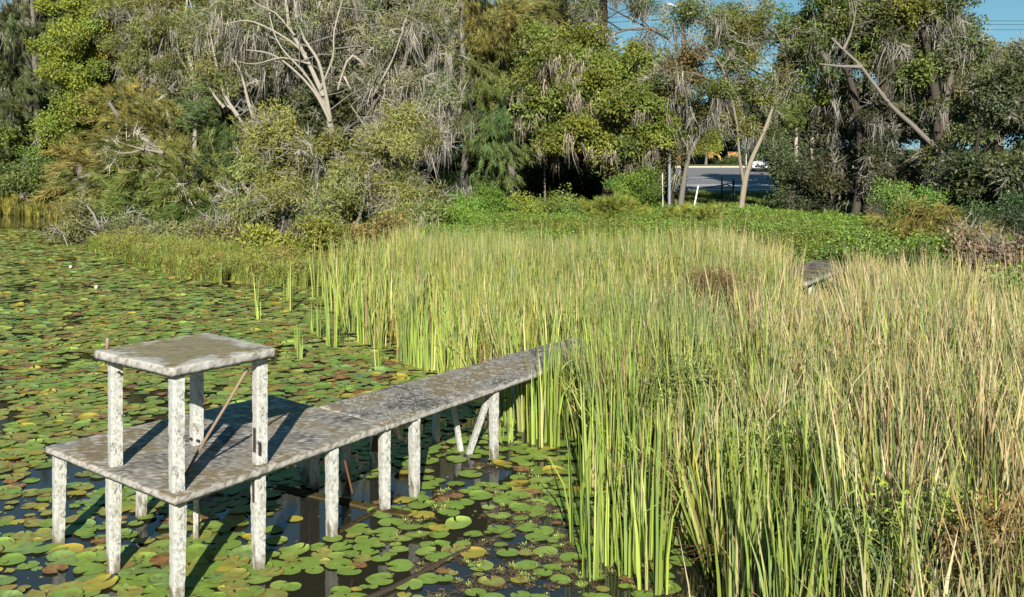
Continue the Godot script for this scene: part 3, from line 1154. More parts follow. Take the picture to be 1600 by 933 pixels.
	for i in 6500:
		var x := R(-1.4, 1.8)
		var d := R(7.6, 13.0)
		var n := noise.get_noise_2d(x * 22.0, d * 22.0)
		var inside := Vector2((x - 0.35) / 1.2, (d - 9.4) / 1.6).length()
		if n + 0.35 - inside * 0.45 < R(-0.1, 0.25):
			continue
		if rng.randf() < 0.17:
			var k := R(0.8, 1.5)
			green.add(Transform3D(Basis(Vector3.UP, R(0, TAU)).scaled(Vector3.ONE * R(0.4, 1.0)), Vector3(x, 0.004, -d)), Color(0.2 * k, 0.24 * k, 0.07 * k))
		else:
			brown.add(Transform3D(Basis(Vector3.UP, R(0, TAU)).scaled(Vector3(R(0.5, 1.3), 0.6, R(0.5, 1.3))), Vector3(x, 0.004, -d)), tint(Color(0.085, 0.06, 0.035), R(0.6, 1.8)))
	for i in 500:
		var p: Array = pads[rng.randi() % 900]
		var k := R(0.7, 1.3)
		green.add(Transform3D(Basis(Vector3.UP, R(0, TAU)).scaled(Vector3.ONE * R(0.2, 0.5)), Vector3(p[0] + R(-0.25, 0.25), 0.006, -p[1] + R(-0.25, 0.25))), Color(0.24 * k, 0.22 * k, 0.07 * k))
	var o1 := scatter("water_sprouts", bit.mesh(false, 0.25), M.leaf, green)
	tag(o1, "tiny pale green sprouts scattered over the open dark water", "sprouts")
	var o2 := scatter("floating_litter", flake.mesh(false, 0.25), M.dry, brown)
	tag(o2, "brown plant litter floating on the open dark water", "litter")

# ------------------------------------------------------------------ cattails and weeds
func build_reeds() -> void:
	rng.seed = 907
	var lush := []
	var mixed := []
	var dry := []
	for k in 5:
		lush.append(reed_clump(13, 1.6, 0.12, 0.1, 1.3))
		mixed.append(reed_clump(13, 1.6, 0.16, 0.3, 1.7))
		dry.append(reed_clump(13, 1.6, 0.2, 0.62, 2.2))
	var low := tuft(26, 0.9, 0.014, 1.3)
	var beds := [[], [], []]
	for k in 5:
		for b in beds:
			b.append(Inst.new())
	var litter := Inst.new()
	var total := 0
	for i in 25500:
		var d := 4.2 + 24.5 * pow(rng.randf(), 0.72)
		var left := reed_edge(d)
		var right := minf(0.53 * d + 5.2, 16.5)
		var x := R(left, right)
		if d > shore(x) + 1.2:
			continue
		# keep the deck itself clear, and a clearing on its left flank
		var rel := Vector2(x + 2.74, d - 8.08)
		var across := rel.x * 0.838 - rel.y * 0.545
		var alongp := rel.x * 0.545 + rel.y * 0.838
		if across > -1.12 and across < 0.14 and alongp < 8.05:
			continue
		if across > -1.05 and across < 0.1 and alongp > 15.9 and alongp < 22.3:
			continue
		if across > -0.2 and across < 0.55 and alongp < 5.3:
			continue
		var edge := x - left
		var n := noise.get_noise_2d(x * 11.0, d * 11.0)
		var thick := clampf(0.14 + edge * 0.42, 0.0, 1.0)
		var by_deck := across > -1.2 and across < 1.6 and alongp < 11.0
		if by_deck:
			thick = 1.0
		elif d > 13.5 and edge < 2.2 and noise.get_noise_2d(x * 24.0 + 9.0, d * 20.0) < 0.06 and rng.randf() < 0.9:
			continue
		elif d < 13.5 and edge < 1.1 and noise.get_noise_2d(x * 30.0 + 90.0, d * 30.0) < 0.08 and rng.randf() < 0.8:
			continue
		elif n < -0.22 and edge < 2.0 and rng.randf() < 0.8:
			continue
		if noise.get_noise_2d(x * 34.0 + 500.0, d * 34.0) < -0.24 and d < 16.0 and not by_deck:     # dark gaps between the clumps
			continue
		if rng.randf() > thick * (0.75 if d < 9.0 else 1.0) * 0.5:
			continue
		var h := 0.88 + 0.2 * noise.get_noise_2d(x * 3.0 + 200.0, d * 3.0) + R(-0.16, 0.12) + 0.17 * smoothstep(1.5, 5.0, x) + 0.12 * smoothstep(16.0, 23.0, d)
		if rng.randf() < 0.05:
			h += 0.2
		h = lerpf(h, h * 0.88, smoothstep(1.0, 0.0, edge))
		if by_deck:
			h = maxf(h, R(0.85, 1.05))
		var seen := 800.0 + LENS * x / d
		var low_line := lerpf(350.0, 428.0, smoothstep(1120.0, 1290.0, seen)) + R(-48.0, 20.0) + 60.0 * noise.get_noise_2d(x * 16.0, d * 16.0)     # shorter towards the bank
		h = minf(h, maxf(0.45, (3.8 - (low_line - HORIZON) / LENS * d) / 1.62))
		if d > 14.0 and d < 22.0 and seen > 1235.0 and seen < 1335.0:     # lower before the broken sections
			h = minf(h, (3.8 - R(208.0, 236.0) / LENS * d) / 1.65)
		if d > 12.0 and d < 17.5 and seen > 1105.0 and seen < 1155.0:
			h = minf(h, (3.8 - 258.0 / LENS * d) / 1.65)
		var dryness := smoothstep(0.0, 1.0, clampf((x - 0.17 * d) / 3.0 + 0.1 + noise.get_noise_2d(x * 5.0 + 70.0, d * 5.0) * 1.2 + smoothstep(17.0, 24.0, d) * 0.18 + smoothstep(1250.0, 1500.0, 800.0 + LENS * x / d) * 0.35, 0.0, 1.0))
		var z := rng.randf()
		var kind := 0 if z > 0.1 + dryness * 1.1 else (1 if z > dryness * 0.5 else 2)
		var k := R(0.8, 1.2)
		var col := Color(0.205, 0.262, 0.058).lerp(Color(0.135, 0.19, 0.05), clampf(0.5 + 1.3 * noise.get_noise_2d(x * 7.0, d * 7.0 + 300.0), 0, 1))
		if kind == 0 and edge < 2.5:
			col = col.lerp(Color(0.235, 0.3, 0.055), 0.5)
		if d > 15.0:
			col = col.lerp(Color(0.225, 0.265, 0.06), 0.6 * smoothstep(15.0, 20.0, d))
		if kind == 1:
			col = col.lerp(Color(0.21, 0.25, 0.065), 0.6)
		if kind == 2:
			col = Color(0.2, 0.235, 0.065)
		var y := -0.05
		var bs := Basis(Vector3.UP, R(0, TAU)).scaled(Vector3(R(0.85, 1.2), h, R(0.85, 1.2)))
		bs = Basis(Vector3(R(-1, 1), 0, R(-1, 1)).normalized(), R(0, 0.06)) * bs
		beds[kind][rng.randi() % 5].add(Transform3D(bs, Vector3(x, y, -d)), tint(col, k, R(-0.08, 0.1)))
		total += 1
		if edge > 0.7 and rng.randf() < 0.4:
			litter.add(Transform3D(Basis(Vector3.UP, R(0, TAU)).scaled(Vector3(1.3, R(0.5, 1.0), 1.3)), Vector3(x + R(-0.2, 0.2), 0.0, -d)), tint(Color(0.24, 0.165, 0.085), R(0.5, 1.3)))
	print("reed clumps ", total, " litter ", litter.n)
	var names := ["green_cattails", "mixed_cattails", "dry_cattails"]
	var says := ["tall green cattails standing thick around the walkway", "half dried yellow green cattails in the middle of the bed", "dry straw coloured cattails towards the right bank"]
	for b in 3:
		var whole := Node3D.new()
		whole.name = numbered(names[b])
		add_child(whole, true)
		whole.set_meta("kind", "stuff")
		tag(whole, says[b], "cattails")
		for k in 5:
			if beds[b][k].n:
				scatter("blades", [lush, mixed, dry][b][k], M.reed, beds[b][k], whole)
	var lt := scatter("dead_reed_litter", low, M.dry, litter)
	tag(lt, "brown dead leaves matted low between the cattail stems", "litter")
	# single clumps standing free in the water along the left edge and in front
	var spots := [[455, 486, 0.8, 5], [447, 470, 0.7, 4], [500, 527, 0.55, 8], [521, 541, 1.0, 14], [492, 520, 0.5, 8], [540, 515, 0.85, 10], [570, 536, 0.95, 14], [557, 500, 0.8, 8], [590, 575, 0.5, 4], [598, 512, 0.85, 10], [612, 505, 0.9, 10], [628, 566, 0.9, 8], [640, 570, 1.0, 12], [656, 575, 0.8, 12], [675, 580, 0.7, 14], [690, 575, 0.8, 14], [712, 562, 0.8, 14], [402, 472, 0.45, 4], [405, 500, 0.4, 2], [466, 545, 0.45, 2], [470, 560, 0.35, 2],
		[838, 690, 0.98, 16], [858, 696, 1.0, 18], [876, 690, 1.0, 16], [816, 672, 0.6, 12], [800, 664, 0.5, 10], [784, 658, 0.45, 8], [926, 668, 1.0, 18], [938, 690, 1.0, 18], [960, 700, 1.05, 18], [915, 752, 0.75, 6], [921, 770, 0.8, 6], [952, 760, 0.95, 10], [985, 770, 1.0, 12], [905, 850, 0.85, 5], [925, 905, 0.9, 6], [948, 880, 0.9, 6], [985, 900, 0.95, 9], [1005, 870, 1.0, 10], [1022, 925, 1.0, 12], [790, 690, 0.25, 6], [897, 640, 0.8, 12]]
	var place := {}
	for i in spots.size():
		var s: Array = spots[i]
		var p := G(s[0], s[1], 0.0)
		var m := reed_clump(s[3] + 4, 1.66 * s[2], 0.05 + 0.006 * s[3], 0.08, 0.8)
		# bake the green into the blades
		var arr := m.surface_get_arrays(0)
		var cc: PackedColorArray = arr[Mesh.ARRAY_COLOR]
		var tone := Color(0.215, 0.29, 0.062) * R(0.9, 1.1)
		for q in cc.size():
			cc[q] = Color(cc[q].r * tone.r * 4.0, cc[q].g * tone.g * 4.0, cc[q].b * tone.b * 4.0)
		arr[Mesh.ARRAY_COLOR] = cc
		var am := ArrayMesh.new()
		am.add_surface_from_arrays(Mesh.PRIMITIVE_TRIANGLES, arr)
		var o := part("cattail_clump", am, M.reed, self, p + Vector3(0, -0.04, 0))
		var tall := "short" if s[2] < 0.6 else ("middling" if s[2] < 0.9 else "tall")
		var many := "few thin blades" if s[3] < 6 else ("loose blades" if s[3] < 11 else "dense bright blades")
		var mark := [-4.9, 23.0, "the pond's open middle"] if s[0] < 480 else ([-3.6, 19.0, "the bed's left front"] if s[0] < 600 else ([-1.7, 17.0, "the walkway's far side"] if s[0] < 760 else ([-0.22, 12.0, "the slanted braces' post"] if s[0] < 825 else ([0.3, 12.7, "the walkway's hidden end"] if s[0] < 900 else ([1.0, 12.8, "the bed's right edge"] if s[1] < 720 else ([1.0, 10.8, "the bed's lower corner"] if s[1] < 800 else [1.0, 8.4, "the picture's bottom edge"]))))))
		rank(o, "%s green cattail clump with %s" % [tall, many], mark, "cattail", "cattail clumps at the edge of the bed")
	# big loose fans of dry and green blades that lean out of the bed
	for s in [[1585, 800, 0.3, 0.75, "straw coloured cattail fan leaning right at the right edge"], [1540, 700, 0.24, 0.8, "dry cattail fan leaning right above the lower right corner"], [1120, 900, -0.3, 0.3, "loose green cattail fan leaning left at the bottom"], [1250, 870, 0.25, 0.2, "tall green cattail fan leaning right at bottom centre right"], [1380, 760, -0.28, 0.5, "half dry cattail fan leaning left in the right half"], [1200, 700, 0.3, 0.35, "half dry cattail fan leaning right in the middle"], [1470, 620, 0.22, 0.8, "straw coloured fan standing above the dry reeds"], [1060, 850, 0.32, 0.5, "bent tan and green fan at the bed's lower left"]]:
		var p := G(s[0], s[1], 0.0)
		var m := reed_clump(22, 1.9, 0.16, s[3], 2.2)
		var arr := m.surface_get_arrays(0)
		var cc: PackedColorArray = arr[Mesh.ARRAY_COLOR]
		for q in cc.size():
			cc[q] = Color(cc[q].r * 0.84, cc[q].g * 1.06, cc[q].b * 0.25)
		arr[Mesh.ARRAY_COLOR] = cc
		var am := ArrayMesh.new()
		am.add_surface_from_arrays(Mesh.PRIMITIVE_TRIANGLES, arr)
		var o := part("cattail_fan", am, M.reed, self, p)
		o.rotation = Vector3(R(-0.1, 0.1), R(0, 1), -s[2])
		tag(o, s[4], "cattail")
	# sedges and red weeds along the left shore
	rng.seed = 31
	var sedge := tuft(34, 0.75, 0.016, 1.0)
	var weed := leaf_cluster(26, 0.26, 0.11, 0.03, -0.3, 0.35)
	var s1 := Inst.new()
	var s2 := Inst.new()
	for i in 4200:
		var x := R(-15.5, -1.5)
		var s := shore(x)
		var d := s + R(-1.0 - 0.9 * smoothstep(-13.0, -9.0, x), 2.2)
		if x > -5.0:
			d = s + R(-1.5, 3.0)
		var n := noise.get_noise_2d(x * 9.0, d * 9.0)
		if n < -0.1 and d < s - 1.0:
			continue
		var k := R(0.75, 1.2)
		if n + R(-0.25, 0.25) < 0.22:
			s1.add(Transform3D(Basis(Vector3.UP, R(0, TAU)).scaled(Vector3(1.1, R(0.45, 1.0), 1.1)), Vector3(x, maxf(0.0, land(x, d)), -d)), tint(Color(0.185, 0.235, 0.055), k, R(-0.08, 0.08)))
		else:
			for q in 2:
				s2.add(Transform3D(spin(), Vector3(x + R(-0.2, 0.2), maxf(0.0, land(x, d)) + R(0.1, 0.55), -d + R(-0.2, 0.2))), tint(Color(0.19, 0.13, 0.05) if rng.randf() < 0.22 else Color(0.165, 0.2, 0.045), k, R(-0.1, 0.2)))
	for i in 900:       # the grassy bank across the water, far left
		var x := R(-42.0, -21.0)
		var d := shore(x) + R(0.1, 6.0)
		s1.add(Transform3D(Basis(Vector3.UP, R(0, TAU)).scaled(Vector3(1.6, R(0.7, 1.3), 1.6)), Vector3(x, land(x, d), -d)), tint(Color(0.17, 0.185, 0.045), R(0.7, 1.2), R(-0.05, 0.2)))
	tag(scatter("shore_sedge", sedge, M.reed, s1), "yellow green sedge growing along the left shore below the bushes", "sedge")
	tag(scatter("shore_weeds", weed, M.leaf, s2), "reddish brown and green weeds along the left shore", "weeds")
	# leafy shrubs and red weeds among the reeds
	for s in [[1455, 860, 7.6, 70, 70, "bright green leafy shrub among the cattails at lower right", Color(0.2, 0.28, 0.05), 0.55], [1215, 740, 9.3, 60, 60, "light green leafy weed among cattails in the lower middle", Color(0.2, 0.27, 0.06), 0.35], [1550, 880, 7.0, 60, 60, "reddish leafed weed between cattails in the lower right corner", Color(0.2, 0.14, 0.05), 0.4], [1120, 440, 18.0, 50, 16, "rust brown weeds rising between the distant cattails", Color(0.15, 0.1, 0.05), 0.22], [1290, 600, 12.5, 90, 45, "olive weeds tangled deep in the cattail bed", Color(0.14, 0.15, 0.05), 0.5], [1100, 610, 11.5, 60, 40, "thin green weed among reeds below the sunken slab", Color(0.15, 0.19, 0.05), 0.35], [1020, 760, 9.6, 40, 40, "brownish weed at the left foot of the cattail bed", Color(0.17, 0.13, 0.055), 0.3], [1420, 660, 10.5, 70, 50, "olive brown weed in the dry right half of the bed", Color(0.17, 0.15, 0.055), 0.45], [1330, 880, 7.4, 70, 50, "dark green weed low at the bottom right of the bed", Color(0.11, 0.16, 0.045), 0.4], [1500, 560, 13.5, 60, 30, "rusty weed among straw coloured reeds at right", Color(0.18, 0.12, 0.055), 0.35]]:
		var p := W(s[0], s[1], s[2])
		var o := thing("leafy_weed", s[5], "weed", Vector3(p.x, 0, p.z))
		var inst := Inst.new()
		var g := Geo.new()
		var k: float = s[2] / LENS
		for i in int(260 * s[7]):
			var q := p + Vector3(rng.randfn(0, 0.5) * s[3] * k, rng.randfn(0, 0.5) * s[4] * k, rng.randfn(0, 0.4) * s[3] * k)
			q.y = maxf(q.y, 0.1)
			inst.add(Transform3D(spin().scaled(Vector3.ONE * R(0.5, 0.9)), q - o.position), tint(s[6], R(0.7, 1.2), R(-0.1, 0.1)))
			if i % 8 == 0:
				g.tube([Vector3(R(-0.2, 0.2), 0, R(-0.2, 0.2)), (q - o.position) * 0.6 + unit() * 0.05, q - o.position], [0.008, 0.006, 0.003], 5, Color(0.16, 0.13, 0.06), Color(0.18, 0.17, 0.06), false)
		part("stems", g.mesh(true), M.bark, o)
		scatter("leaves", weed, M.leaf, inst, o)
	# two broad leaves, one turned yellow
	for s in [[1344, 775, 8.6, Color(0.5, 0.38, 0.02), "single broad leaf turned yellow among the lower right cattails"], [1372, 790, 8.4, Color(0.2, 0.3, 0.04), "broad green arrow leaf beside the yellow leaf among cattails"], [1403, 885, 7.4, Color(0.18, 0.28, 0.05), "broad upright green leaf low in the bottom right cattails"]]:
		var p := W(s[0], s[1], s[2])
		var g := Geo.new()
		strip(g, [Vector3(0, -0.12, 0), Vector3(0.01, -0.05, 0.01), Vector3(0.01, 0.03, 0.03), Vector3(0, 0.12, 0.03)], 0.11, Vector3(0.95, 0, 0.3), s[3], s[3] * 0.9)
		g.tube([Vector3(0, -0.1, 0), Vector3(0.02, -p.y, -0.02)], [0.006, 0.008], 5, s[3] * 0.8, s[3] * 0.6)
		tag(part("broad_leaf", g.mesh(), M.leaf, self, p), s[4], "leaf")

func build_bank_cover() -> void:
	# vines and low growth over the bank between the reeds and the trees
	rng.seed = 515
	var vine := Inst.new()
	for i in 22500:
		var x := R(-7.0, 30.0)
		var d := shore(x) + R(0.4, 24.0)
		if d > 52.0 or (d > 47.0 and x > 5.0 and x < 15.0):
			continue
		var n := noise.get_noise_2d(x * 5.0, d * 5.0)
		var k := R(0.7, 1.2) * (1.0 + 0.25 * n)
		var col := Color(0.125, 0.21, 0.036) if n > -0.1 else Color(0.155, 0.205, 0.042)
		vine.add(Transform3D(spin().scaled(Vector3(1.15, 0.7, 1.15) * R(0.8, 1.2)), Vector3(x, land(x, d) + R(0.0, 0.22) + 0.16 * maxf(0, n), -d)), tint(col, k, R(-0.1, 0.12)))
	tag(scatter("bank_vines", K.vine[0], M.leaf, vine), "bright green vines carpeting the bank behind the cattails", "vines")
	var slope := Inst.new()
	var low_grass := tuft(30, 0.34, 0.018, 1.2)
	for i in 6000:
		var x := R(0.0, 22.0)
		var d := shore(x) + R(0.3, 20.0)
		if d > 50.0:
			continue
		slope.add(Transform3D(Basis(Vector3.UP, R(0, TAU)).scaled(Vector3(1.5, R(0.6, 1.5), 1.5)), Vector3(x, land(x, d) + 0.05, -d)), tint(Color(0.145, 0.2, 0.042), R(0.75, 1.15), R(-0.05, 0.1)))
	tag(scatter("bank_grass", low_grass, M.reed, slope), "rough green grass growing through the vines on the bank", "grass")
	var grass := Inst.new()
	var blade := tuft(30, 0.28, 0.02, 1.0)
	for i in 5200:
		var x := R(-4.0, 26.0)
		var d := R(45.0, 60.0)
		grass.add(Transform3D(Basis(Vector3.UP, R(0, TAU)).scaled(Vector3(1.6, R(0.5, 1.1), 1.6)), Vector3(x, land(x, d), -d)), tint(Color(0.14, 0.2, 0.04), R(0.7, 1.2), R(-0.05, 0.12)))
	tag(scatter("verge_grass", blade, M.reed, grass), "grass on the verge between the trees and the road", "grass")
	# low bushes of vine along the foot of the trees
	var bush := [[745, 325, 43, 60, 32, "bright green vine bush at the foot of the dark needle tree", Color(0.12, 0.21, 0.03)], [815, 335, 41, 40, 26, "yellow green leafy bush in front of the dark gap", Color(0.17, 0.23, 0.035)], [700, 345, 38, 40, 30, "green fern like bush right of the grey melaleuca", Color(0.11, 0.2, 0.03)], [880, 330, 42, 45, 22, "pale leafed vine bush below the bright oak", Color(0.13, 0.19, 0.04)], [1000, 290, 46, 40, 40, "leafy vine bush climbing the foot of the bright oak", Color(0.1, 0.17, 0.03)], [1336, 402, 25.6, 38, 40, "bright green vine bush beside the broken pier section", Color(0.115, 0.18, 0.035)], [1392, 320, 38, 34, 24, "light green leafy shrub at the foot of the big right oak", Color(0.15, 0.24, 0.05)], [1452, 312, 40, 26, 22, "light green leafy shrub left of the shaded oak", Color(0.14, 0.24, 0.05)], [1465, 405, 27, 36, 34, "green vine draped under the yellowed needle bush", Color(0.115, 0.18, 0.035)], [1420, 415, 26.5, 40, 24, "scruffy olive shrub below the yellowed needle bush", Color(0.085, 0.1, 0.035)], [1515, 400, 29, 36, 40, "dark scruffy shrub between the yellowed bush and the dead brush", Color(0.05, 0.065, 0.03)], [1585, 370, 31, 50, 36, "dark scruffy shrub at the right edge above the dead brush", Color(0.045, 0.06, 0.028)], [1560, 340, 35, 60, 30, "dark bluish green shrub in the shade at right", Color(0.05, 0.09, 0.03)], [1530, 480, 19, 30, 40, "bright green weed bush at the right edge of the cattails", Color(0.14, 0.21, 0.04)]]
	for b in bush:
		var c := W(b[0], b[1], b[2])
		tree("vine_bush", b[5], "bush", "", Vector3(c.x, maxf(0.0, land(c.x, b[2])), -b[2]), {"crowns": [[b[0], b[1], b[2], b[3], b[4], 1.2, {}]], "opt": {"kind": "vine", "col": b[6], "dens": 2.6, "clump": 0.5, "per": 20, "limbs": 0.3}})
	# feathery grass mound
	for b in [[955, 335, 40, 50, 26, "feathery yellow green mound on the bank in the middle"], [1090, 345, 38, 60, 16, "low feathery green growth in front of the slim leaning tree"]]:
		var c := W(b[0], b[1], b[2])
		tree("feathery_bush", b[5], "bush", "", Vector3(c.x, land(c.x, b[2]), -b[2]), {"crowns": [[b[0], b[1], b[2], b[3], b[4], 1.4, {}]], "opt": {"kind": "plume", "col": Color(0.17, 0.2, 0.04), "dens": 3.0, "clump": 0.45, "size": 0.5, "lift": -0.1, "limbs": 0.1}})

# ------------------------------------------------------------------ trees
func P(list: Array, d: float) -> Array:       # pixels of the photograph at one depth, to points
	var out := []
	for i in list.size():
		out.append(W(list[i][0], list[i][1], d + (list[i][2] if list[i].size() > 2 else 0.0)))
	return out

func foot(px: float, d: float) -> Vector3:
	var x := (px - 800.0) / LENS * d
	return Vector3(x, maxf(-0.1, land(x, d)), -d)

func build_trees() -> void:
	rng.seed = 1234
	var pale := Color(0.4, 0.37, 0.3)
	var grey := Color(0.2, 0.185, 0.16)
	var dark := Color(0.05, 0.042, 0.033)
	var mel := Color(0.165, 0.18, 0.075)
	var oak := Color(0.135, 0.165, 0.028)
	# ---- far left
	tree("needle_tree", "tall dark green needle tree at the far left edge", "tree", "", foot(40, 58), {
		"trunks": [[[foot(40, 58)] + P([[44, 200], [42, 60], [40, -80]], 58), 0.3, 0.16, grey], [[foot(62, 57.5)] + P([[58, 180], [52, 40], [50, -60]], 57.5), 0.2, 0.1, grey]],
		"crowns": [[10, 150, 57, 55, 130, 2.5, {}], [20, 10, 58, 70, 70, 3, {}], [90, -30, 59, 60, 50, 2.5, {}]],
		"opt": {"kind": "plume", "col": Color(0.085, 0.11, 0.04), "dens": 1.7, "moss": 0.25, "lift": -0.6}})
	tree("vine_covered_tree", "yellow green vine covered tree right of the far left needle tree", "tree", "", foot(130, 55), {
		"trunks": [[[foot(130, 55)] + P([[125, 150], [135, 0], [140, -60]], 55), 0.25, 0.1, grey]],
		"crowns": [[130, 60, 54.5, 70, 90, 2.5, {}], [110, 180, 54, 45, 60, 2, {}], [175, 30, 55, 45, 70, 2.2, {"col": Color(0.17, 0.16, 0.03)}]],
		"opt": {"kind": "broad", "col": Color(0.165, 0.2, 0.03), "dens": 1.7}})
	tree("vine_thicket", "bright leafy thicket above the far left grassy bank", "bush", "", foot(30, 60), {
		"trunks": [[[foot(28, 60)] + P([[26, 260], [22, 200]], 60), 0.1, 0.05, pale], [[foot(62, 60)] + P([[64, 270], [56, 215]], 60), 0.08, 0.04, pale]],
		"crowns": [[20, 245, 60, 50, 50, 2, {}], [85, 235, 60, 40, 45, 1.8, {"col": Color(0.12, 0.14, 0.035)}], [45, 275, 55.5, 55, 26, 1.2, {"col": Color(0.1, 0.14, 0.035)}], [30, 215, 56.5, 40, 30, 1.2, {"dens": 0.9}]],
		"opt": {"kind": "broad", "col": Color(0.13, 0.19, 0.03), "dens": 1.7}})
	# ---- grey green trees, left of the melaleuca
	tree("slender_tree", "grey green slender tree with thin pale stems behind the olive needle mass", "tree", "", foot(265, 52), {
		"trunks": [[[foot(265, 52)] + P([[262, 160], [248, 60], [240, -40]], 52), 0.16, 0.07, pale], [[foot(300, 51.5)] + P([[305, 150], [290, 60], [295, -30]], 51.5), 0.14, 0.06, pale], [[foot(225, 52.5)] + P([[222, 170], [212, 60]], 52.5), 0.12, 0.05, grey]],
		"crowns": [[250, 70, 52, 65, 80, 2.5, {}], [320, 20, 53, 60, 80, 2.5, {}], [235, 160, 52, 50, 45, 1.8, {}], [215, -20, 53, 60, 50, 2.4, {}]],
		"opt": {"kind": "narrow", "col": Color(0.15, 0.17, 0.05), "dens": 1.45, "twig": 0.5, "moss": 0.15, "bark": pale}})
	tree("small_forked_tree", "small forked pale stemmed tree left of the big melaleuca", "tree", "", foot(400, 43), {
		"trunks": [[[foot(405, 43)] + P([[398, 240], [372, 182], [355, 165]], 43), 0.09, 0.045, pale], [[W(398, 190, 43)] + P([[388, 160], [375, 110], [352, 80]], 43), 0.075, 0.03, pale, "forked_limb"], [[W(372, 182, 43)] + P([[352, 150], [340, 110], [330, 60]], 43), 0.08, 0.035, pale, "forked_limb"], [[W(350, 168, 43)] + P([[335, 150], [318, 120]], 43), 0.06, 0.03, pale, "forked_limb"]],
		"crowns": [[350, 110, 44.5, 50, 60, 1.6, {}], [395, 130, 45, 50, 50, 1.5, {}], [330, 60, 45, 45, 45, 1.6, {}]],
		"opt": {"kind": "narrow", "col": mel, "dens": 1.2, "twig": 0.5, "moss": 0.2, "bark": pale}})
	# ---- the big pale limbed melaleuca
	tree("melaleuca_tree", "big grey green paperbark tree with pale slanting limbs and grey hanging moss", "tree", "", foot(545, 41), {
		"trunks": [[[foot(548, 41)] + P([[540, 290], [520, 215], [510, 165], [490, 115], [470, 75], [452, 40], [445, -30]], 41), 0.15, 0.055, pale],
			[[W(518, 200, 41)] + P([[508, 140, -0.2], [497, 95, -0.3], [475, 60, -0.2], [462, 20], [458, -40]], 41), 0.085, 0.035, pale, "pale_limb"],
			[[W(516, 190, 40.8)] + P([[492, 145, -0.3], [460, 110, -0.4], [425, 85, -0.3], [385, 78]], 41), 0.065, 0.025, pale, "pale_limb"],
			[[W(478, 85, 41)] + P([[450, 62, -0.3], [415, 42, -0.5], [385, 32, -0.3], [350, 38]], 41), 0.055, 0.02, pale, "pale_limb"],
			[[W(512, 175, 40.9)] + P([[480, 120, -0.4], [440, 75, -0.5], [425, 40, -0.4], [415, -10]], 41), 0.055, 0.02, pale, "pale_limb"], [[W(500, 140, 40.9)] + P([[520, 90, -0.4], [522, 50, -0.4], [535, 0]], 41), 0.05, 0.02, pale, "pale_limb"], [[W(484, 100, 40.9)] + P([[440, 90, -0.5], [400, 100, -0.6], [372, 96, -0.5]], 41), 0.04, 0.015, pale, "pale_limb"], [[W(460, 55, 40.8)] + P([[430, 20, -0.4], [400, 5, -0.4], [380, -20]], 41), 0.04, 0.015, pale, "pale_limb"], [[W(582, 150, 41.7)] + P([[610, 100, -0.4], [625, 60, -0.5], [640, 10]], 41.8), 0.05, 0.02, pale, "pale_limb"], [[W(590, 230, 41.5)] + P([[565, 190, -0.4], [548, 165, -0.5]], 41.5), 0.04, 0.02, pale, "pale_limb"],
			[[foot(592, 42)] + P([[598, 300], [590, 230], [582, 150], [570, 110], [572, 70], [558, 30], [548, -40]], 42), 0.15, 0.06, grey],
			[[W(570, 105, 41.8)] + P([[560, 92, -0.3], [547, 87, -0.5], [535, 115, -0.5], [528, 140, -0.5]], 41.8), 0.07, 0.035, Color(0.42, 0.37, 0.31), "dead_limb"],
			[[W(538, 120, 41.3)] + P([[544, 132, -0.1], [548, 140]], 41.3), 0.05, 0.03, Color(0.42, 0.37, 0.31), "dead_limb"],
			[[foot(640, 42)] + P([[640, 250], [625, 150], [640, 60], [650, -30]], 42.5), 0.15, 0.06, grey]],
		"crowns": [[400, 40, 42.5, 70, 60, 1.8, {}], [470, 10, 42.5, 70, 55, 2.2, {}], [545, 30, 43.5, 60, 70, 2.0, {}], [610, 60, 43, 65, 90, 2.2, {}], [665, 60, 43.5, 60, 90, 2, {}], [470, 120, 43, 50, 50, 1.4, {}], [620, 170, 43, 60, 60, 1.6, {"moss": 0.9}], [680, 170, 43, 45, 55, 1.4, {"moss": 1.0, "dens": 1.0}]],
		"opt": {"kind": "narrow", "col": mel, "dens": 1.25, "per": 16, "moss": 0.9, "twig": 1.0, "twigcol": Color(0.27, 0.255, 0.215), "limbs": 0.4, "bark": grey, "mosscol": Color(0.27, 0.255, 0.215)}})
	# ---- front bushes
	var fb := [[430, 235, 38.5, 70, 60, "olive bushy shrub left below the pale slanting limbs", 0.25], [520, 260, 38, 60, 60, "olive shrub with a grey moss curtain below the pale limbs", 0.6], [625, 250, 38.5, 55, 80, "olive shrub draped with moss on the right side of the paperbark", 0.7], [430, 330, 36.5, 75, 48, "low grey green shrub at the shore left of centre", 0.3], [540, 330, 36.5, 70, 46, "low twiggy shrub at the shore below the paperbark", 0.6], [635, 330, 37.5, 52, 48, "low shrub with dead twigs at the right end of the paperbark bushes", 0.7]]
	for b in fb:
		tree("shore_shrub", b[5], "bush", "", foot(b[0], b[2]), {
			"trunks": [[[foot(b[0], b[2])] + P([[b[0] - 12, b[1] + 10], [b[0] - 20, b[1] - 20]], b[2]), 0.08, 0.03, grey, "stem"], [[foot(b[0] + 6, b[2])] + P([[b[0] + 22, b[1] + 8], [b[0] + 30, b[1] - 25]], b[2]), 0.08, 0.03, grey, "stem"]],
			"crowns": [[b[0], b[1], b[2], b[3], b[4], 1.7, {}]],
			"opt": {"kind": "narrow", "col": Color(0.175, 0.19, 0.055), "dens": 1.8, "moss": b[6], "per": 20, "twig": 0.6, "twigcol": Color(0.24, 0.225, 0.19), "clump": 0.6, "bark": grey, "mosscol": Color(0.27, 0.255, 0.215)}})
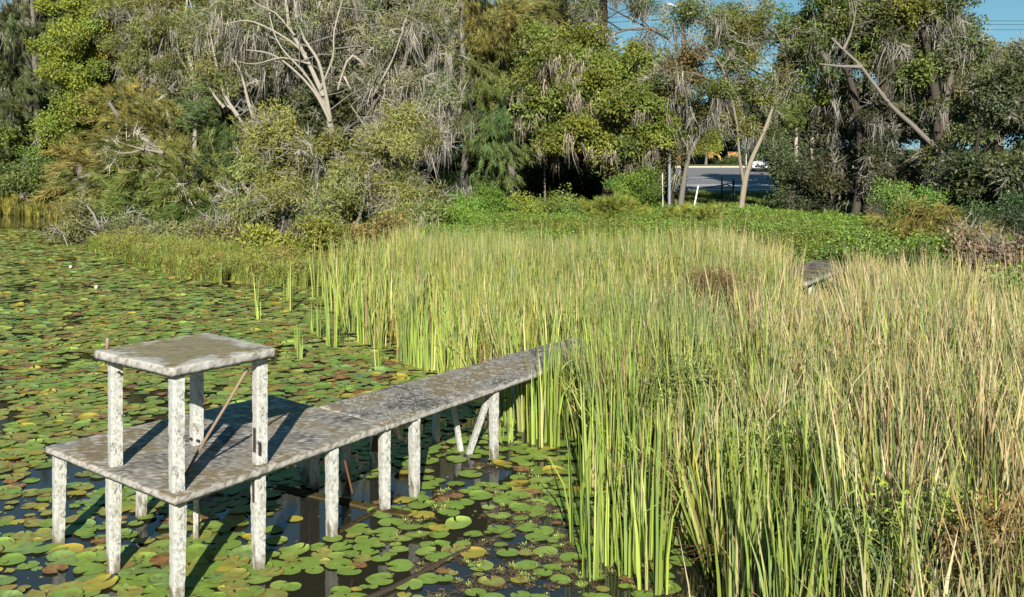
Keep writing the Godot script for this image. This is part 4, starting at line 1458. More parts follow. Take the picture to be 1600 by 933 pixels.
	tree("yellow_green_shrub", "yellow green leafy shrub at the water's edge below the paperbark", "bush", "", foot(600, 31), {
		"crowns": [[500, 375, 31, 70, 24, 1.0, {}], [590, 372, 31, 60, 24, 1.0, {"col": Color(0.18, 0.14, 0.05)}], [400, 385, 32, 50, 18, 1.0, {}]], "opt": {"kind": "small", "col": Color(0.19, 0.2, 0.035), "dens": 2.4, "clump": 0.45, "limbs": 0.3}})
	# ---- the fallen needle tree
	tree("fallen_needle_tree", "olive and brown feathery needle tree sprawled over the left shore", "tree", "", foot(300, 42), {
		"trunks": [[[foot(310, 42)] + P([[260, 250], [200, 200], [170, 160]], 43), 0.2, 0.07, grey], [[foot(290, 42)] + P([[240, 290], [160, 270], [110, 285]], 42), 0.15, 0.05, grey], [[W(255, 239, 40)] + P([[225, 234], [195, 240], [165, 232]], 40.2), 0.06, 0.02, Color(0.3, 0.26, 0.21), "dead_limb"], [[W(225, 234, 40)] + P([[205, 228], [180, 220]], 40.2), 0.04, 0.015, Color(0.3, 0.26, 0.21), "dead_limb"]],
		"crowns": [[190, 165, 44.5, 50, 38, 1.6, {"col": Color(0.17, 0.16, 0.047)}], [230, 210, 44, 75, 36, 1.8, {"col": Color(0.155, 0.155, 0.045)}], [120, 265, 44, 40, 35, 1.4, {"col": Color(0.18, 0.16, 0.05)}], [200, 285, 42.5, 95, 42, 2.0, {}], [285, 275, 42, 75, 52, 2.0, {"col": Color(0.155, 0.18, 0.05)}], [300, 330, 40.5, 60, 40, 1.5, {"col": Color(0.085, 0.14, 0.035)}], [220, 330, 41, 70, 40, 1.8, {"col": Color(0.12, 0.16, 0.045)}], [165, 330, 41.5, 50, 36, 1.5, {}], [350, 185, 43, 32, 45, 1.2, {"col": Color(0.07, 0.11, 0.035)}], [195, 235, 41.5, 35, 14, 0.8, {"dens": 0.3, "twig": 1.0, "twigcol": Color(0.42, 0.38, 0.31)}]],
		"opt": {"kind": "plume", "col": Color(0.155, 0.172, 0.052), "hue": 0.07, "dens": 2.1, "wind": Vector3(-0.45, 0.1, 0.25), "lift": -0.25, "limbs": 0.3, "twigcol": Color(0.42, 0.38, 0.31), "twig": 0.1}})
	tree("shore_willow_bush", "small grey green bush with white bent stems at the left waterline", "bush", "", foot(160, 38.5), {
		"trunks": [[P([[166, 380], [156, 358], [146, 334], [136, 322]], 38), 0.06, 0.025, Color(0.34, 0.32, 0.28), "stem"], [P([[166, 380], [160, 352], [158, 338]], 38.1), 0.05, 0.02, Color(0.34, 0.32, 0.28), "stem"], [P([[160, 376], [140, 360], [120, 345]], 38.1), 0.04, 0.015, Color(0.3, 0.28, 0.24), "stem"]],
		"crowns": [[125, 350, 38.8, 36, 28, 1.0, {}], [185, 365, 38.6, 24, 16, 0.8, {}], [280, 375, 36.5, 60, 20, 1.0, {}], [340, 372, 36, 40, 22, 1.0, {}]],
		"opt": {"kind": "narrow", "col": Color(0.17, 0.18, 0.075), "dens": 2.2, "twig": 0.6, "clump": 0.5}})
	# ---- dark needle trees in the middle
	tree("dark_needle_tree", "dark green drooping needle tree beside the black gap in the middle", "tree", "", foot(720, 50), {
		"trunks": [[[foot(718, 50)] + P([[728, 240], [724, 150], [722, 40], [720, -60]], 50), 0.22, 0.1, grey], [[W(727, 210, 50)] + P([[700, 205, -0.3], [676, 208, -0.4]], 50), 0.05, 0.03, Color(0.45, 0.38, 0.27), "broken_limb"]],
		"crowns": [[775, 225, 48, 40, 55, 1.6, {"col": Color(0.085, 0.125, 0.04)}], [730, 285, 48, 35, 22, 1.2, {}], [780, 150, 49, 50, 50, 1.8, {}], [735, 130, 50, 50, 60, 2, {"col": Color(0.1, 0.12, 0.035)}], [700, 90, 51, 40, 60, 2, {}]],
		"opt": {"kind": "plume", "col": Color(0.07, 0.11, 0.035), "dens": 1.6, "lift": -0.9, "moss": 0.15}})
	tree("olive_needle_tree", "olive brown topped needle tree between the paperbark and the bright oak", "tree", "", foot(800, 52), {
		"trunks": [[[foot(800, 52)] + P([[798, 240], [790, 120], [770, 20], [765, -60]], 52), 0.22, 0.1, grey]],
		"crowns": [[760, 25, 51, 75, 50, 2.4, {}], [730, -10, 51, 60, 50, 2.4, {}], [800, 60, 52, 50, 55, 2, {"col": Color(0.11, 0.125, 0.035)}], [830, 10, 53, 40, 40, 2, {}]],
		"opt": {"kind": "plume", "col": Color(0.165, 0.16, 0.05), "hue": 0.07, "dens": 1.7, "lift": -0.2}})
	tree("dead_twig_tree", "bare drooping dead branch hanging in the dark gap", "tree", "", foot(850, 49), {
		"trunks": [[[foot(852, 49)] + P([[850, 230], [848, 165], [840, 145], [825, 142]], 49), 0.05, 0.03, grey]],
		"crowns": [[833, 185, 48.5, 18, 30, 0.7, {}]],
		"opt": {"kind": "narrow", "col": Color(0.2, 0.17, 0.13), "dens": 0.5, "per": 3, "twig": 1.0, "moss": 1.0, "clump": 0.5, "mosscol": Color(0.26, 0.23, 0.19)}})
	# ---- the bright oak
	tree("bright_oak", "bright green dense oak in the centre with moss under its crown", "tree", "", foot(950, 47.5), {
		"trunks": [[[foot(955, 47.5)] + P([[948, 240], [935, 150], [930, 60]], 47.5), 0.36, 0.14, dark], [[W(950, 250, 47.5)] + P([[990, 190], [1010, 130]], 47.5), 0.16, 0.06, dark, "limb"], [[W(948, 230, 47.5)] + P([[900, 180], [870, 130]], 47.5), 0.16, 0.06, dark, "limb"]],
		"crowns": [[880, 95, 47.5, 70, 60, 2.4, {}], [925, 150, 46.5, 80, 60, 2.6, {}], [985, 130, 47, 60, 55, 2.4, {}], [1000, 200, 46.5, 48, 45, 2, {}], [900, 215, 46.5, 52, 34, 2, {"moss": 0.5}], [850, 160, 47.5, 50, 50, 2, {}], [960, 240, 47, 45, 34, 1.6, {"col": Color(0.12, 0.15, 0.035), "moss": 0.5}]],
		"opt": {"kind": "broad", "col": oak, "dens": 1.9, "moss": 0.22, "twig": 0.15, "bark": dark, "mosscol": Color(0.33, 0.28, 0.22)}})
	tree("mossy_snag", "dark moss hung trunk rising behind the bright oak at the top", "tree", "", foot(940, 53), {
		"trunks": [[[foot(940, 53)] + P([[940, 150], [942, 40], [945, -70]], 53), 0.3, 0.22, dark], [[W(942, 60, 53)] + P([[985, 45], [1030, 48], [1050, 70]], 53), 0.08, 0.03, grey, "limb"]],
		"crowns": [[945, 40, 52.5, 28, 80, 0.9, {"moss": 1.0, "per": 8}], [870, 0, 53, 60, 40, 2, {"dens": 1.3}], [1000, 20, 53, 30, 35, 1.6, {}], [1020, 70, 53, 30, 26, 1.4, {"col": Color(0.15, 0.11, 0.05)}], [960, -30, 53, 60, 30, 2, {}]],
		"opt": {"kind": "small", "col": Color(0.1, 0.12, 0.04), "dens": 0.9, "moss": 0.5, "per": 16, "bark": dark}})
	tree("vine_clad_trunk", "dark vine clad trunk left of the view to the road", "tree", "", foot(1048, 47), {
		"trunks": [[[foot(1046, 47)] + P([[1050, 250], [1052, 180], [1060, 120]], 47), 0.22, 0.12, dark], [[foot(1062, 46.6)] + P([[1075, 250], [1098, 200], [1110, 150]], 46.6), 0.14, 0.06, grey]],
		"crowns": [[1045, 185, 46.8, 40, 40, 1.3, {"moss": 0.4}], [1090, 195, 46.6, 30, 22, 1.0, {"moss": 1.0, "dens": 0.9}], [1040, 255, 46.8, 26, 40, 1.0, {"col": Color(0.12, 0.13, 0.045)}]],
		"opt": {"kind": "small", "col": Color(0.09, 0.13, 0.03), "dens": 1.5, "moss": 0.3, "bark": dark, "mosscol": Color(0.25, 0.24, 0.205)}})
	# ---- the slim leaning tree in front of the road
	tree("slim_leaning_tree", "slim pale trunked tree leaning right in front of the road, open crown with sky showing", "tree", "", foot(1158, 44.5), {
		"trunks": [[[foot(1157, 44.5)] + P([[1160, 310], [1166, 275], [1176, 245], [1192, 210], [1206, 170], [1212, 120]], 44.5), 0.13, 0.06, Color(0.33, 0.285, 0.215)],
			[[W(1163, 288, 44.5)] + P([[1156, 250], [1152, 200], [1142, 150], [1128, 105], [1110, 80]], 44.6), 0.07, 0.025, Color(0.26, 0.23, 0.18), "limb"],
			[[W(1142, 150, 44.6)] + P([[1120, 130], [1095, 118], [1070, 112]], 44.4), 0.06, 0.02, grey, "limb"], [[W(1206, 170, 44.5)] + P([[1230, 120], [1222, 70], [1200, 30]], 44.6), 0.07, 0.02, grey, "limb"], [[W(1128, 105, 44.6)] + P([[1150, 70], [1165, 20]], 45), 0.05, 0.02, grey, "limb"]],
		"crowns": [[1075, 92, 45.5, 36, 40, 1.2, {"col": Color(0.17, 0.125, 0.05), "dens": 2.0}], [1052, 125, 45.8, 36, 45, 1.2, {"col": Color(0.13, 0.135, 0.04), "dens": 1.8}], [1120, 48, 45.5, 55, 40, 1.6, {}], [1180, 42, 46, 55, 46, 1.6, {}], [1165, 95, 45.2, 42, 24, 1.3, {}], [1195, 150, 45, 48, 32, 1.3, {}], [1115, 152, 45, 45, 32, 1.2, {}], [1150, 200, 44.8, 26, 26, 0.8, {"moss": 0.9, "dens": 0.7}], [1235, 95, 45.5, 36, 50, 1.3, {"moss": 0.6}], [1085, 22, 46, 30, 26, 1.2, {}]],
		"opt": {"kind": "small", "col": Color(0.125, 0.145, 0.035), "dens": 1.6, "moss": 0.3, "twig": 0.4, "per": 20, "clump": 0.6, "mosscol": Color(0.25, 0.24, 0.205), "hue": 0.22}})
	# ---- the two big trees at right
	tree("big_right_oak", "big dark oak right of the road view with a long pale bent limb", "tree", "", foot(1365, 43.5), {
		"trunks": [[[foot(1365, 43.5)] + P([[1372, 270], [1380, 170], [1388, 80], [1392, -50]], 43.5), 0.42, 0.24, Color(0.07, 0.06, 0.045)], [[foot(1338, 44)] + P([[1345, 250], [1340, 170], [1325, 110], [1318, 60]], 44), 0.2, 0.12, Color(0.09, 0.075, 0.06)],
			[[W(1472, 240, 43.0)] + P([[1448, 218, -0.2], [1425, 195, -0.3], [1395, 168, -0.5], [1365, 130, -0.5], [1342, 100, -0.5], [1318, 78, -0.4], [1300, 60]], 42.8), 0.12, 0.045, Color(0.23, 0.21, 0.18), "pale_limb"], [[W(1346, 104, 42.3)] + P([[1320, 104], [1280, 100]], 42.2), 0.075, 0.035, Color(0.26, 0.235, 0.2), "pale_limb"], [[W(1318, 78, 42.4)] + P([[1330, 50], [1338, 15]], 42.4), 0.06, 0.02, Color(0.26, 0.235, 0.2), "pale_limb"]],
		"crowns": [[1310, 22, 44.5, 70, 46, 2.2, {"dens": 1.7}], [1360, 65, 45, 60, 55, 2.0, {"dens": 1.2}], [1425, 25, 44.5, 62, 55, 2.2, {"dens": 1.6, "col": Color(0.15, 0.165, 0.03)}], [1270, 60, 44.5, 45, 45, 1.6, {"moss": 0.6}], [1280, 125, 45, 36, 36, 1.4, {"moss": 0.6}], [1415, 100, 44.5, 60, 45, 1.8, {"moss": 0.5}], [1325, 190, 46.5, 45, 60, 1.4, {"col": Color(0.065, 0.075, 0.03), "dens": 1.5, "moss": 0.3}], [1312, 280, 46.0, 50, 42, 1.3, {"col": Color(0.065, 0.07, 0.03), "dens": 1.6, "twig": 0.5}], [1410, 230, 47, 34, 50, 1.0, {"col": Color(0.07, 0.08, 0.03), "dens": 0.5, "moss": 0.8}], [1374, 215, 43.2, 16, 110, 0.6, {"kind": "small", "col": Color(0.05, 0.06, 0.025), "dens": 3.0, "per": 14, "clump": 0.4, "limbs": 0.0}], [1387, 50, 43.3, 18, 90, 0.6, {"kind": "small", "col": Color(0.07, 0.085, 0.03), "dens": 3.0, "per": 16, "clump": 0.45, "limbs": 0.0}]],
		"opt": {"kind": "broad", "col": Color(0.1, 0.13, 0.028), "dens": 1.15, "moss": 0.45, "twig": 0.4, "bark": Color(0.1, 0.085, 0.07), "mosscol": Color(0.235, 0.225, 0.195)}})
	tree("tall_right_tree", "tall tree with a pale streaked trunk near the right edge", "tree", "", foot(1478, 43), {
		"trunks": [[[foot(1478, 43)] + P([[1470, 260], [1466, 190], [1458, 120], [1445, 60], [1425, 10]], 43), 0.3, 0.1, Color(0.09, 0.077, 0.06)], [[W(1468, 225, 43)] + P([[1482, 140], [1495, 50], [1502, -40]], 43), 0.15, 0.09, Color(0.17, 0.15, 0.12), "limb"]],
		"crowns": [[1475, 30, 43.5, 50, 55, 1.8, {}], [1500, 100, 43.5, 42, 50, 1.7, {}], [1505, 190, 45.5, 40, 50, 1.6, {}], [1440, 150, 46, 30, 45, 1.2, {"moss": 0.6}], [1470, 230, 43, 18, 90, 0.6, {"kind": "small", "dens": 2.5, "per": 14, "clump": 0.4, "limbs": 0.0}]],
		"opt": {"kind": "broad", "col": Color(0.08, 0.105, 0.03), "dens": 1.3, "moss": 0.5, "twig": 0.35, "bark": dark, "mosscol": Color(0.235, 0.225, 0.195)}})
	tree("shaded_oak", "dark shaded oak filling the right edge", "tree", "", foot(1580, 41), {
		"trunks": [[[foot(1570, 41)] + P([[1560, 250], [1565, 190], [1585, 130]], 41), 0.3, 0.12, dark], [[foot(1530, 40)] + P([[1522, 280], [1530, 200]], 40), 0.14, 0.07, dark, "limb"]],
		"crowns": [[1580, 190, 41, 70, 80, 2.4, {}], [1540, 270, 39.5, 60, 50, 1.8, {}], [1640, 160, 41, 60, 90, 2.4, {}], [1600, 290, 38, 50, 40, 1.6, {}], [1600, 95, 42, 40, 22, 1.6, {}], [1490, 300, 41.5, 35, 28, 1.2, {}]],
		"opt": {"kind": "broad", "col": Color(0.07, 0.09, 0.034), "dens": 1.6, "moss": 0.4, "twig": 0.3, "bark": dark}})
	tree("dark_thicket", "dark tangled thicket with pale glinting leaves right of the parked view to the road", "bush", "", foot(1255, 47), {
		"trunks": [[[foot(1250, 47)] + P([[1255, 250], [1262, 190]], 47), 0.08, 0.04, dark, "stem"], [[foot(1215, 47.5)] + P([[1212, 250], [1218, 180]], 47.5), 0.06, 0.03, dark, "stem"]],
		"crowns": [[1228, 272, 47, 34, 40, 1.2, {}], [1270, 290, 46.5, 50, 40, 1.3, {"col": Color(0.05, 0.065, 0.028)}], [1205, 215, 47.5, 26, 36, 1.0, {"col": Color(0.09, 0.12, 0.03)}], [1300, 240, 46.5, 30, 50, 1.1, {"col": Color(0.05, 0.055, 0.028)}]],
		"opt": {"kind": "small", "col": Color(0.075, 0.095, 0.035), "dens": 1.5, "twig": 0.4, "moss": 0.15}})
	# ---- yellowed needle bush and dead brush at right
	tree("yellowed_needle_bush", "yellow brown feathery needle bush on the right bank", "bush", "", foot(1440, 32), {
		"crowns": [[1440, 350, 32, 55, 18, 1.2, {}], [1400, 372, 31, 36, 20, 1.0, {}], [1500, 378, 31, 50, 24, 1.2, {}], [1450, 385, 30.5, 60, 22, 1.2, {"col": Color(0.13, 0.11, 0.035)}]],
		"opt": {"kind": "plume", "col": Color(0.19, 0.175, 0.05), "hue": 0.06, "dens": 3.8, "size": 0.75, "clump": 0.5, "lift": -0.4, "wind": Vector3(0.35, 0, 0.4), "limbs": 0.3}})
	tree("dead_brush", "dry brown dead brush with grey twigs at the right edge", "bush", "", foot(1560, 25), {
		"trunks": [[[foot(1545, 26)] + P([[1535, 420], [1515, 385], [1505, 370]], 26), 0.05, 0.02, Color(0.36, 0.31, 0.25), "stem"], [[foot(1545, 26)] + P([[1530, 430], [1500, 410], [1488, 395]], 26), 0.04, 0.015, Color(0.4, 0.36, 0.3), "stem"]],
		"crowns": [[1565, 440, 24.5, 45, 36, 1.0, {}], [1600, 420, 24.5, 40, 40, 1.0, {}], [1530, 385, 27, 34, 20, 0.9, {}], [1590, 490, 21, 40, 26, 0.8, {}]],
		"opt": {"kind": "small", "col": Color(0.19, 0.135, 0.085), "dens": 3.6, "twig": 0.6, "clump": 0.4, "per": 16, "twigcol": Color(0.2, 0.17, 0.14), "limbs": 0.2}})
	# ---- understorey and the second row that closes the wood
	var back := [[60, 180, 68, 90, 150, 0.055], [190, 130, 70, 100, 170, 0.07], [330, 150, 66, 100, 160, 0.06], [450, 130, 62, 95, 160, 0.055], [560, 130, 60, 95, 170, 0.05], [670, 150, 60, 85, 170, 0.045], [760, 190, 58, 70, 120, 0.04], [850, 180, 58, 70, 150, 0.04], [1285, 20, 52, 40, 50, 0.08], [1350, 10, 52, 60, 60, 0.08], [1450, 30, 51, 50, 70, 0.08], [930, 210, 57, 70, 110, 0.04], [1000, 235, 56, 42, 80, 0.045]]
	var says := ["behind the far left needle tree", "behind the vine covered tree", "behind the slender grey green trees", "behind the pale slanting limbs", "behind the paperbark's right trunk", "between paperbark and dark needle tree", "in the black gap beside the dark needle tree", "behind the left half of the bright oak", "seen between the slim leaning tree and the big oak", "behind the crown of the big right oak", "behind the tall pale streaked trunk", "behind the middle of the bright oak", "behind the right side of the bright oak"]
	for i in back.size():
		var b: Array = back[i]
		tree("background_oak", "dark broad leaved tree standing %s" % says[i], "tree", "", foot(b[0], b[2]), {
			"trunks": [[[foot(b[0], b[2])] + P([[b[0] + 5, b[1] + 60], [b[0] - 5, b[1] - 40], [b[0], b[1] - 120]], b[2]), 0.3, 0.12, dark]],
			"crowns": [[b[0], b[1] - 70, b[2], b[3], b[4] * 0.75, 3.0, {}], [b[0], b[1] + 40, b[2], b[3], b[4] * 0.5, 2.4, {}]],
			"opt": {"kind": "far", "col": Color(b[5] * 1.0, b[5] * 1.25, b[5] * 0.4), "dens": 0.9, "per": 16, "clump": 1.0, "bark": dark}})
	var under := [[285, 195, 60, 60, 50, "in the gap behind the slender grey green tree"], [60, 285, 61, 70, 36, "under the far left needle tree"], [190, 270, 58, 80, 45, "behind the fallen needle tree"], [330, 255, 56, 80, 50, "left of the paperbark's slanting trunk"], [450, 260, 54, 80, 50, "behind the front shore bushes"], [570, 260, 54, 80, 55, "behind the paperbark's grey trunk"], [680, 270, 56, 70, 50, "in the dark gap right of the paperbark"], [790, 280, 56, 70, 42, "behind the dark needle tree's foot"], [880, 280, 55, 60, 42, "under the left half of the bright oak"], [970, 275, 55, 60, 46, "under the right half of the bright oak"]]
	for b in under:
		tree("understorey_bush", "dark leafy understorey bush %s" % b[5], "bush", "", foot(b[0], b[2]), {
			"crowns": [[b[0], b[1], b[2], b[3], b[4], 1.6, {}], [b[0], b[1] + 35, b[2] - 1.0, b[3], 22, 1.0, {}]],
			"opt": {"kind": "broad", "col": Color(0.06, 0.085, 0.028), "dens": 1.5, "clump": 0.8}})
	# understorey right
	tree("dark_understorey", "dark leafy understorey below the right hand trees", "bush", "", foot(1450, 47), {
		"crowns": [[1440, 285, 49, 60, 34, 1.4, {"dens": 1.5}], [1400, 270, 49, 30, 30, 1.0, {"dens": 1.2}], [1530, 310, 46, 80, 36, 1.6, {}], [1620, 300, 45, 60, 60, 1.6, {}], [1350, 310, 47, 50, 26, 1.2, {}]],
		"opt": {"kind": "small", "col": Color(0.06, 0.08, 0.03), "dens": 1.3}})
	# ---- across the road
	var far := [[1010, 190, 128, 60, 60, Color(0.09, 0.12, 0.035), "grey green oak across the road left of the round tree"], [1150, 175, 124, 55, 45, Color(0.075, 0.095, 0.035), "dark oak across the road with a leaning trunk"], [1235, 185, 132, 60, 45, Color(0.1, 0.125, 0.045), "grey green oak across the road behind the palm trunks"], [1330, 180, 135, 70, 50, Color(0.11, 0.13, 0.045), "pale green tree across the road behind the big right oak"], [1440, 160, 130, 70, 60, Color(0.11, 0.125, 0.05), "olive tree across the road behind the tall right tree"], [1545, 130, 120, 60, 70, Color(0.14, 0.14, 0.055), "yellowish open crowned tree beyond the road at right"], [1640, 140, 125, 70, 80, Color(0.1, 0.12, 0.045), "green tree beyond the road past the right edge"], [1080, 215, 140, 80, 30, Color(0.09, 0.12, 0.04), "low green tree row across the road at the gap"]]
	for b in far:
		tree("roadside_oak", b[6], "tree", "", foot(b[0], b[2]), {
			"trunks": [[[foot(b[0] + 4, b[2])] + P([[b[0], b[1] + 20], [b[0] - 8, b[1] - 10]], b[2]), 0.5, 0.2, dark]],
			"crowns": [[b[0], b[1], b[2], b[3], b[4], 4.0, {}], [b[0] + b[3] * 0.5, b[1] + b[4] * 0.4, b[2] - 3, b[3] * 0.5, b[4] * 0.5, 3.0, {}]],
			"opt": {"kind": "far", "col": b[5], "dens": 1.1, "per": 16, "clump": 1.2, "moss": 0.3}})
	tree("round_street_tree", "small round yellow green tree on the far side of the road", "tree", "", foot(1103, 103), {
		"trunks": [[[foot(1103, 103)] + P([[1104, 240], [1103, 225]], 103), 0.13, 0.08, grey]],
		"crowns": [[1103, 223, 103, 26, 14, 1.6, {}]], "opt": {"kind": "small", "col": Color(0.18, 0.23, 0.04), "dens": 3.0, "per": 30, "size": 1.3}})
	for b in [[1244, 118, 200, "tall white stemmed palm trunk beyond the road"], [1269, 116, 206, "pinkish palm trunk beyond the road right of the white one"]]:
		tree("palm_tree", b[3], "palm", "", foot(b[0], b[1]), {
			"trunks": [[[foot(b[0], b[1])] + P([[b[0], b[2] + 20], [b[0], b[2] - 10]], b[1]), 0.22, 0.2, Color(0.5, 0.42, 0.36)]],
			"crowns": [[b[0], b[2] - 22, b[1], 16, 14, 1.2, {}]], "opt": {"kind": "plume", "col": Color(0.14, 0.18, 0.05), "dens": 4.0, "size": 2.0, "lift": 0.1, "limbs": 0.0}})

# ------------------------------------------------------------------ things by the road
func build_roadside() -> void:
	rng.seed = 88
	# the car
	var at := W(1199, 268.5, 87)
	at.y = road_level(86) + 0.01
	var car := thing("white_car", "white hatchback car on the road behind the slim leaning tree", "car", at)
	car.rotation.y = deg_to_rad(-122)
	var g := Geo.new()       # x is forward
	var white := Color(0.78, 0.79, 0.8)
	var ring := func(q: Geo, x: float, hw: float, y0: float, y1: float, col: Color) -> int:
		var f := q.v.size()
		for p in [[-hw, y0 + 0.12], [-hw * 0.94, y0], [hw * 0.94, y0], [hw, y0 + 0.12], [hw, lerpf(y0, y1, 0.75)], [hw * 0.9, y1], [-hw * 0.9, y1], [-hw, lerpf(y0, y1, 0.75)]]:
			q.vert(Vector3(x, p[1], p[0]), col)
		return f
	var rows := []
	for s in [[-2.05, 0.74, 0.42, 0.82], [-1.95, 0.82, 0.28, 0.98], [-1.2, 0.88, 0.22, 1.0], [0.0, 0.89, 0.2, 0.98], [0.9, 0.88, 0.22, 0.94], [1.6, 0.84, 0.24, 0.84], [1.95, 0.78, 0.3, 0.7], [2.06, 0.66, 0.38, 0.6]]:
		rows.append(ring.call(g, s[0], s[1], s[2], s[3], white))
	for i in rows.size() - 1:
		for k in 8:
			var a: int = rows[i] + k
			var b: int = rows[i] + (k + 1) % 8
			g.quad(a, rows[i + 1] + k, rows[i + 1] + (k + 1) % 8, b)
	for e in [0, rows.size() - 1]:
		for k in range(1, 7):
			g.tri(rows[e], rows[e] + k, rows[e] + k + 1)
	part("body", g.mesh(true), M.gloss, car)
	var cab := Geo.new()
	var roof := [[-1.85, 0.72, 0.98], [-1.5, 0.62, 1.42], [0.1, 0.62, 1.47], [0.35, 0.6, 1.42], [1.15, 0.72, 0.93]]
	var pr := []
	for r in roof:
		pr.append(cab.vert(Vector3(r[0], r[2], -r[1]), white))
		pr.append(cab.vert(Vector3(r[0], r[2], r[1]), white))
	for i in 4:
		cab.quad(pr[i * 2], pr[i * 2 + 1], pr[i * 2 + 3], pr[i * 2 + 2])
	for sd in [0, 1]:
		cab.tri(pr[sd], pr[2 + sd], pr[8 + sd])
		cab.tri(pr[2 + sd], pr[4 + sd], pr[8 + sd])
		cab.tri(pr[4 + sd], pr[6 + sd], pr[8 + sd])
	part("cabin", cab.mesh(), M.gloss, car)
	var dk := Color(0.02, 0.025, 0.03)
	var win := func(called: String, q: Array) -> void:
		var w := Geo.new()
		w.face(q[0], q[1], q[2], q[3], dk)
		part(called, w.mesh(), M.glass, car)
	win.call("windscreen", [Vector3(0.42, 1.4, -0.55), Vector3(0.42, 1.4, 0.55), Vector3(1.13, 0.97, 0.64), Vector3(1.13, 0.97, -0.64)])
	win.call("rear_window", [Vector3(-1.56, 1.38, -0.55), Vector3(-1.56, 1.38, 0.55), Vector3(-1.87, 1.02, 0.62), Vector3(-1.87, 1.02, -0.62)])
	for sd in [-1, 1]:
		win.call("side_window", [Vector3(-1.35, 1.37, sd * 0.645), Vector3(-0.45, 1.39, sd * 0.645), Vector3(-0.4, 1.0, sd * 0.735), Vector3(-1.6, 1.02, sd * 0.735)])
		win.call("side_window", [Vector3(-0.38, 1.39, sd * 0.645), Vector3(0.25, 1.38, sd * 0.645), Vector3(0.9, 1.0, sd * 0.735), Vector3(-0.33, 1.0, sd * 0.735)])
		var hl := Geo.new()
		hl.box(Transform3D(Basis(Vector3.UP, -sd * 0.4), Vector3(1.93, 0.66, sd * 0.58)), Vector3(0.2, 0.14, 0.3), Color(0.35, 0.37, 0.4), 0.03)
		part("headlight", hl.mesh(), M.glass, car)
		for x in [-1.3, 1.3]:
			var ty := Geo.new()
			var tt := Transform3D(Basis(Vector3(1, 0, 0), PI / 2), Vector3(x, 0.31, sd * 0.8))
			ty.lathe([Vector2(0.18, -0.1), Vector2(0.29, -0.1), Vector2(0.31, -0.06), Vector2(0.31, 0.06), Vector2(0.29, 0.1), Vector2(0.18, 0.1)], tt, 18, Color(0.02, 0.02, 0.02))
			var wh := part("wheel", ty.mesh(true), M.flat, car)
			var rim := Geo.new()
			rim.lathe([Vector2(0.0, -0.105), Vector2(0.18, -0.09), Vector2(0.19, 0.09), Vector2(0.0, 0.105)], tt, 14, Color(0.4, 0.41, 0.42))
			part("rim", rim.mesh(true), M.gloss, wh)
	var gr := Geo.new()
	gr.box(Transform3D(Basis(), Vector3(2.03, 0.47, 0)), Vector3(0.1, 0.14, 0.9), Color(0.02, 0.02, 0.02), 0.02)
	part("grille", gr.mesh(), M.flat, car)
	# fence rail with two dark posts, before the road
	var f := thing("road_fence", "low metal railing with two dark posts between the trees and the road", "fence", foot(1136, 55))
	for q in [[1128, 276, 55.0], [1146, 279, 54.0]]:
		var b := foot(q[0], q[2])
		var t := W(q[0], q[1], q[2])
		var s := Geo.new()
		s.box(Transform3D(Basis(), (b + t) * 0.5 - f.position), Vector3(0.09, t.y - b.y, 0.09), Color(0.06, 0.045, 0.04), 0.01)
		part("post", s.mesh(), M.flat, f)
	var rail := Geo.new()
	var rp := []
	for q in [[1098, 293, 55.0], [1118, 291, 55.0], [1136, 288, 54.6], [1142, 291, 54.3], [1147, 298, 54.0], [1148, 310, 53.8]]:
		rp.append(W(q[0], q[1], q[2]) - f.position)
	rail.tube(rp, [0.035, 0.035, 0.035, 0.035, 0.035, 0.035], 7, Color(0.2, 0.2, 0.2), Color(0.25, 0.25, 0.25))
	part("bent_rail", rail.mesh(true), M.flat, f)
	for s in [[1091, 290, 1084, 320, 49.5, 0.04, Color(0.6, 0.58, 0.54), "leaning_stake", "pale leaning stake on the grass left of the railing", "stake"], [1035, 271, 1036, 316, 45.5, 0.03, Color(0.36, 0.35, 0.32), "white_pole", "thin white pole at the edge of the trees left of the road view", "pole"], [1046, 232, 1046, 305, 46.2, 0.07, Color(0.16, 0.17, 0.19), "grey_post", "thick bluish grey post against the dark vine clad trunk", "post"], [1184, 210, 1184, 262, 99.0, 0.05, Color(0.4, 0.4, 0.4), "thin_sign_pole", "thin grey sign pole across the road behind the white car", "pole"], [1412, 272, 1414, 300, 52.0, 0.04, Color(0.6, 0.57, 0.52), "pale_stake", "pale stake in the grass between the two right trees", "stake"]]:
		var a := W(s[0], s[1], s[4])
		var b := W(s[2], s[3], s[4])
		b.y = minf(b.y, land(b.x, -b.z))
		var p := Geo.new()
		p.tube([Vector3.ZERO, (a - b) * 0.5, a - b], [s[5], s[5], s[5] * 0.95], 8, s[6], s[6])
		tag(part(s[3 + 4], p.mesh(true), M.slab if s[5] > 0.08 else M.flat, self, b), s[8], s[9])
	# utility pole with street lamp
	var pb := foot(1068, 58.5)
	var up := thing("utility_pole", "tall grey utility pole with a white street lamp arm beside the road", "utility pole", pb)
	var topy := 3.8 + 226.0 / LENS * 58.5
	var pg := Geo.new()
	pg.tube([Vector3.ZERO, Vector3(0.02, (topy - pb.y) * 0.5, 0), Vector3(0, topy - pb.y, 0)], [0.17, 0.15, 0.12], 12, Color(0.16, 0.14, 0.12), Color(0.19, 0.165, 0.14))
	part("pole", pg.mesh(true), M.bark, up)
	var la := W(1046, 8, 58.5) - pb
	var lj := W(1068, 17, 58.5) - pb
	var arm := Geo.new()
	arm.tube([lj, lj.lerp(la, 0.5), la], [0.035, 0.03, 0.03], 8, Color(0.6, 0.6, 0.6), Color(0.6, 0.6, 0.6))
	part("lamp_arm", arm.mesh(true), M.flat, up)
	var head := Geo.new()
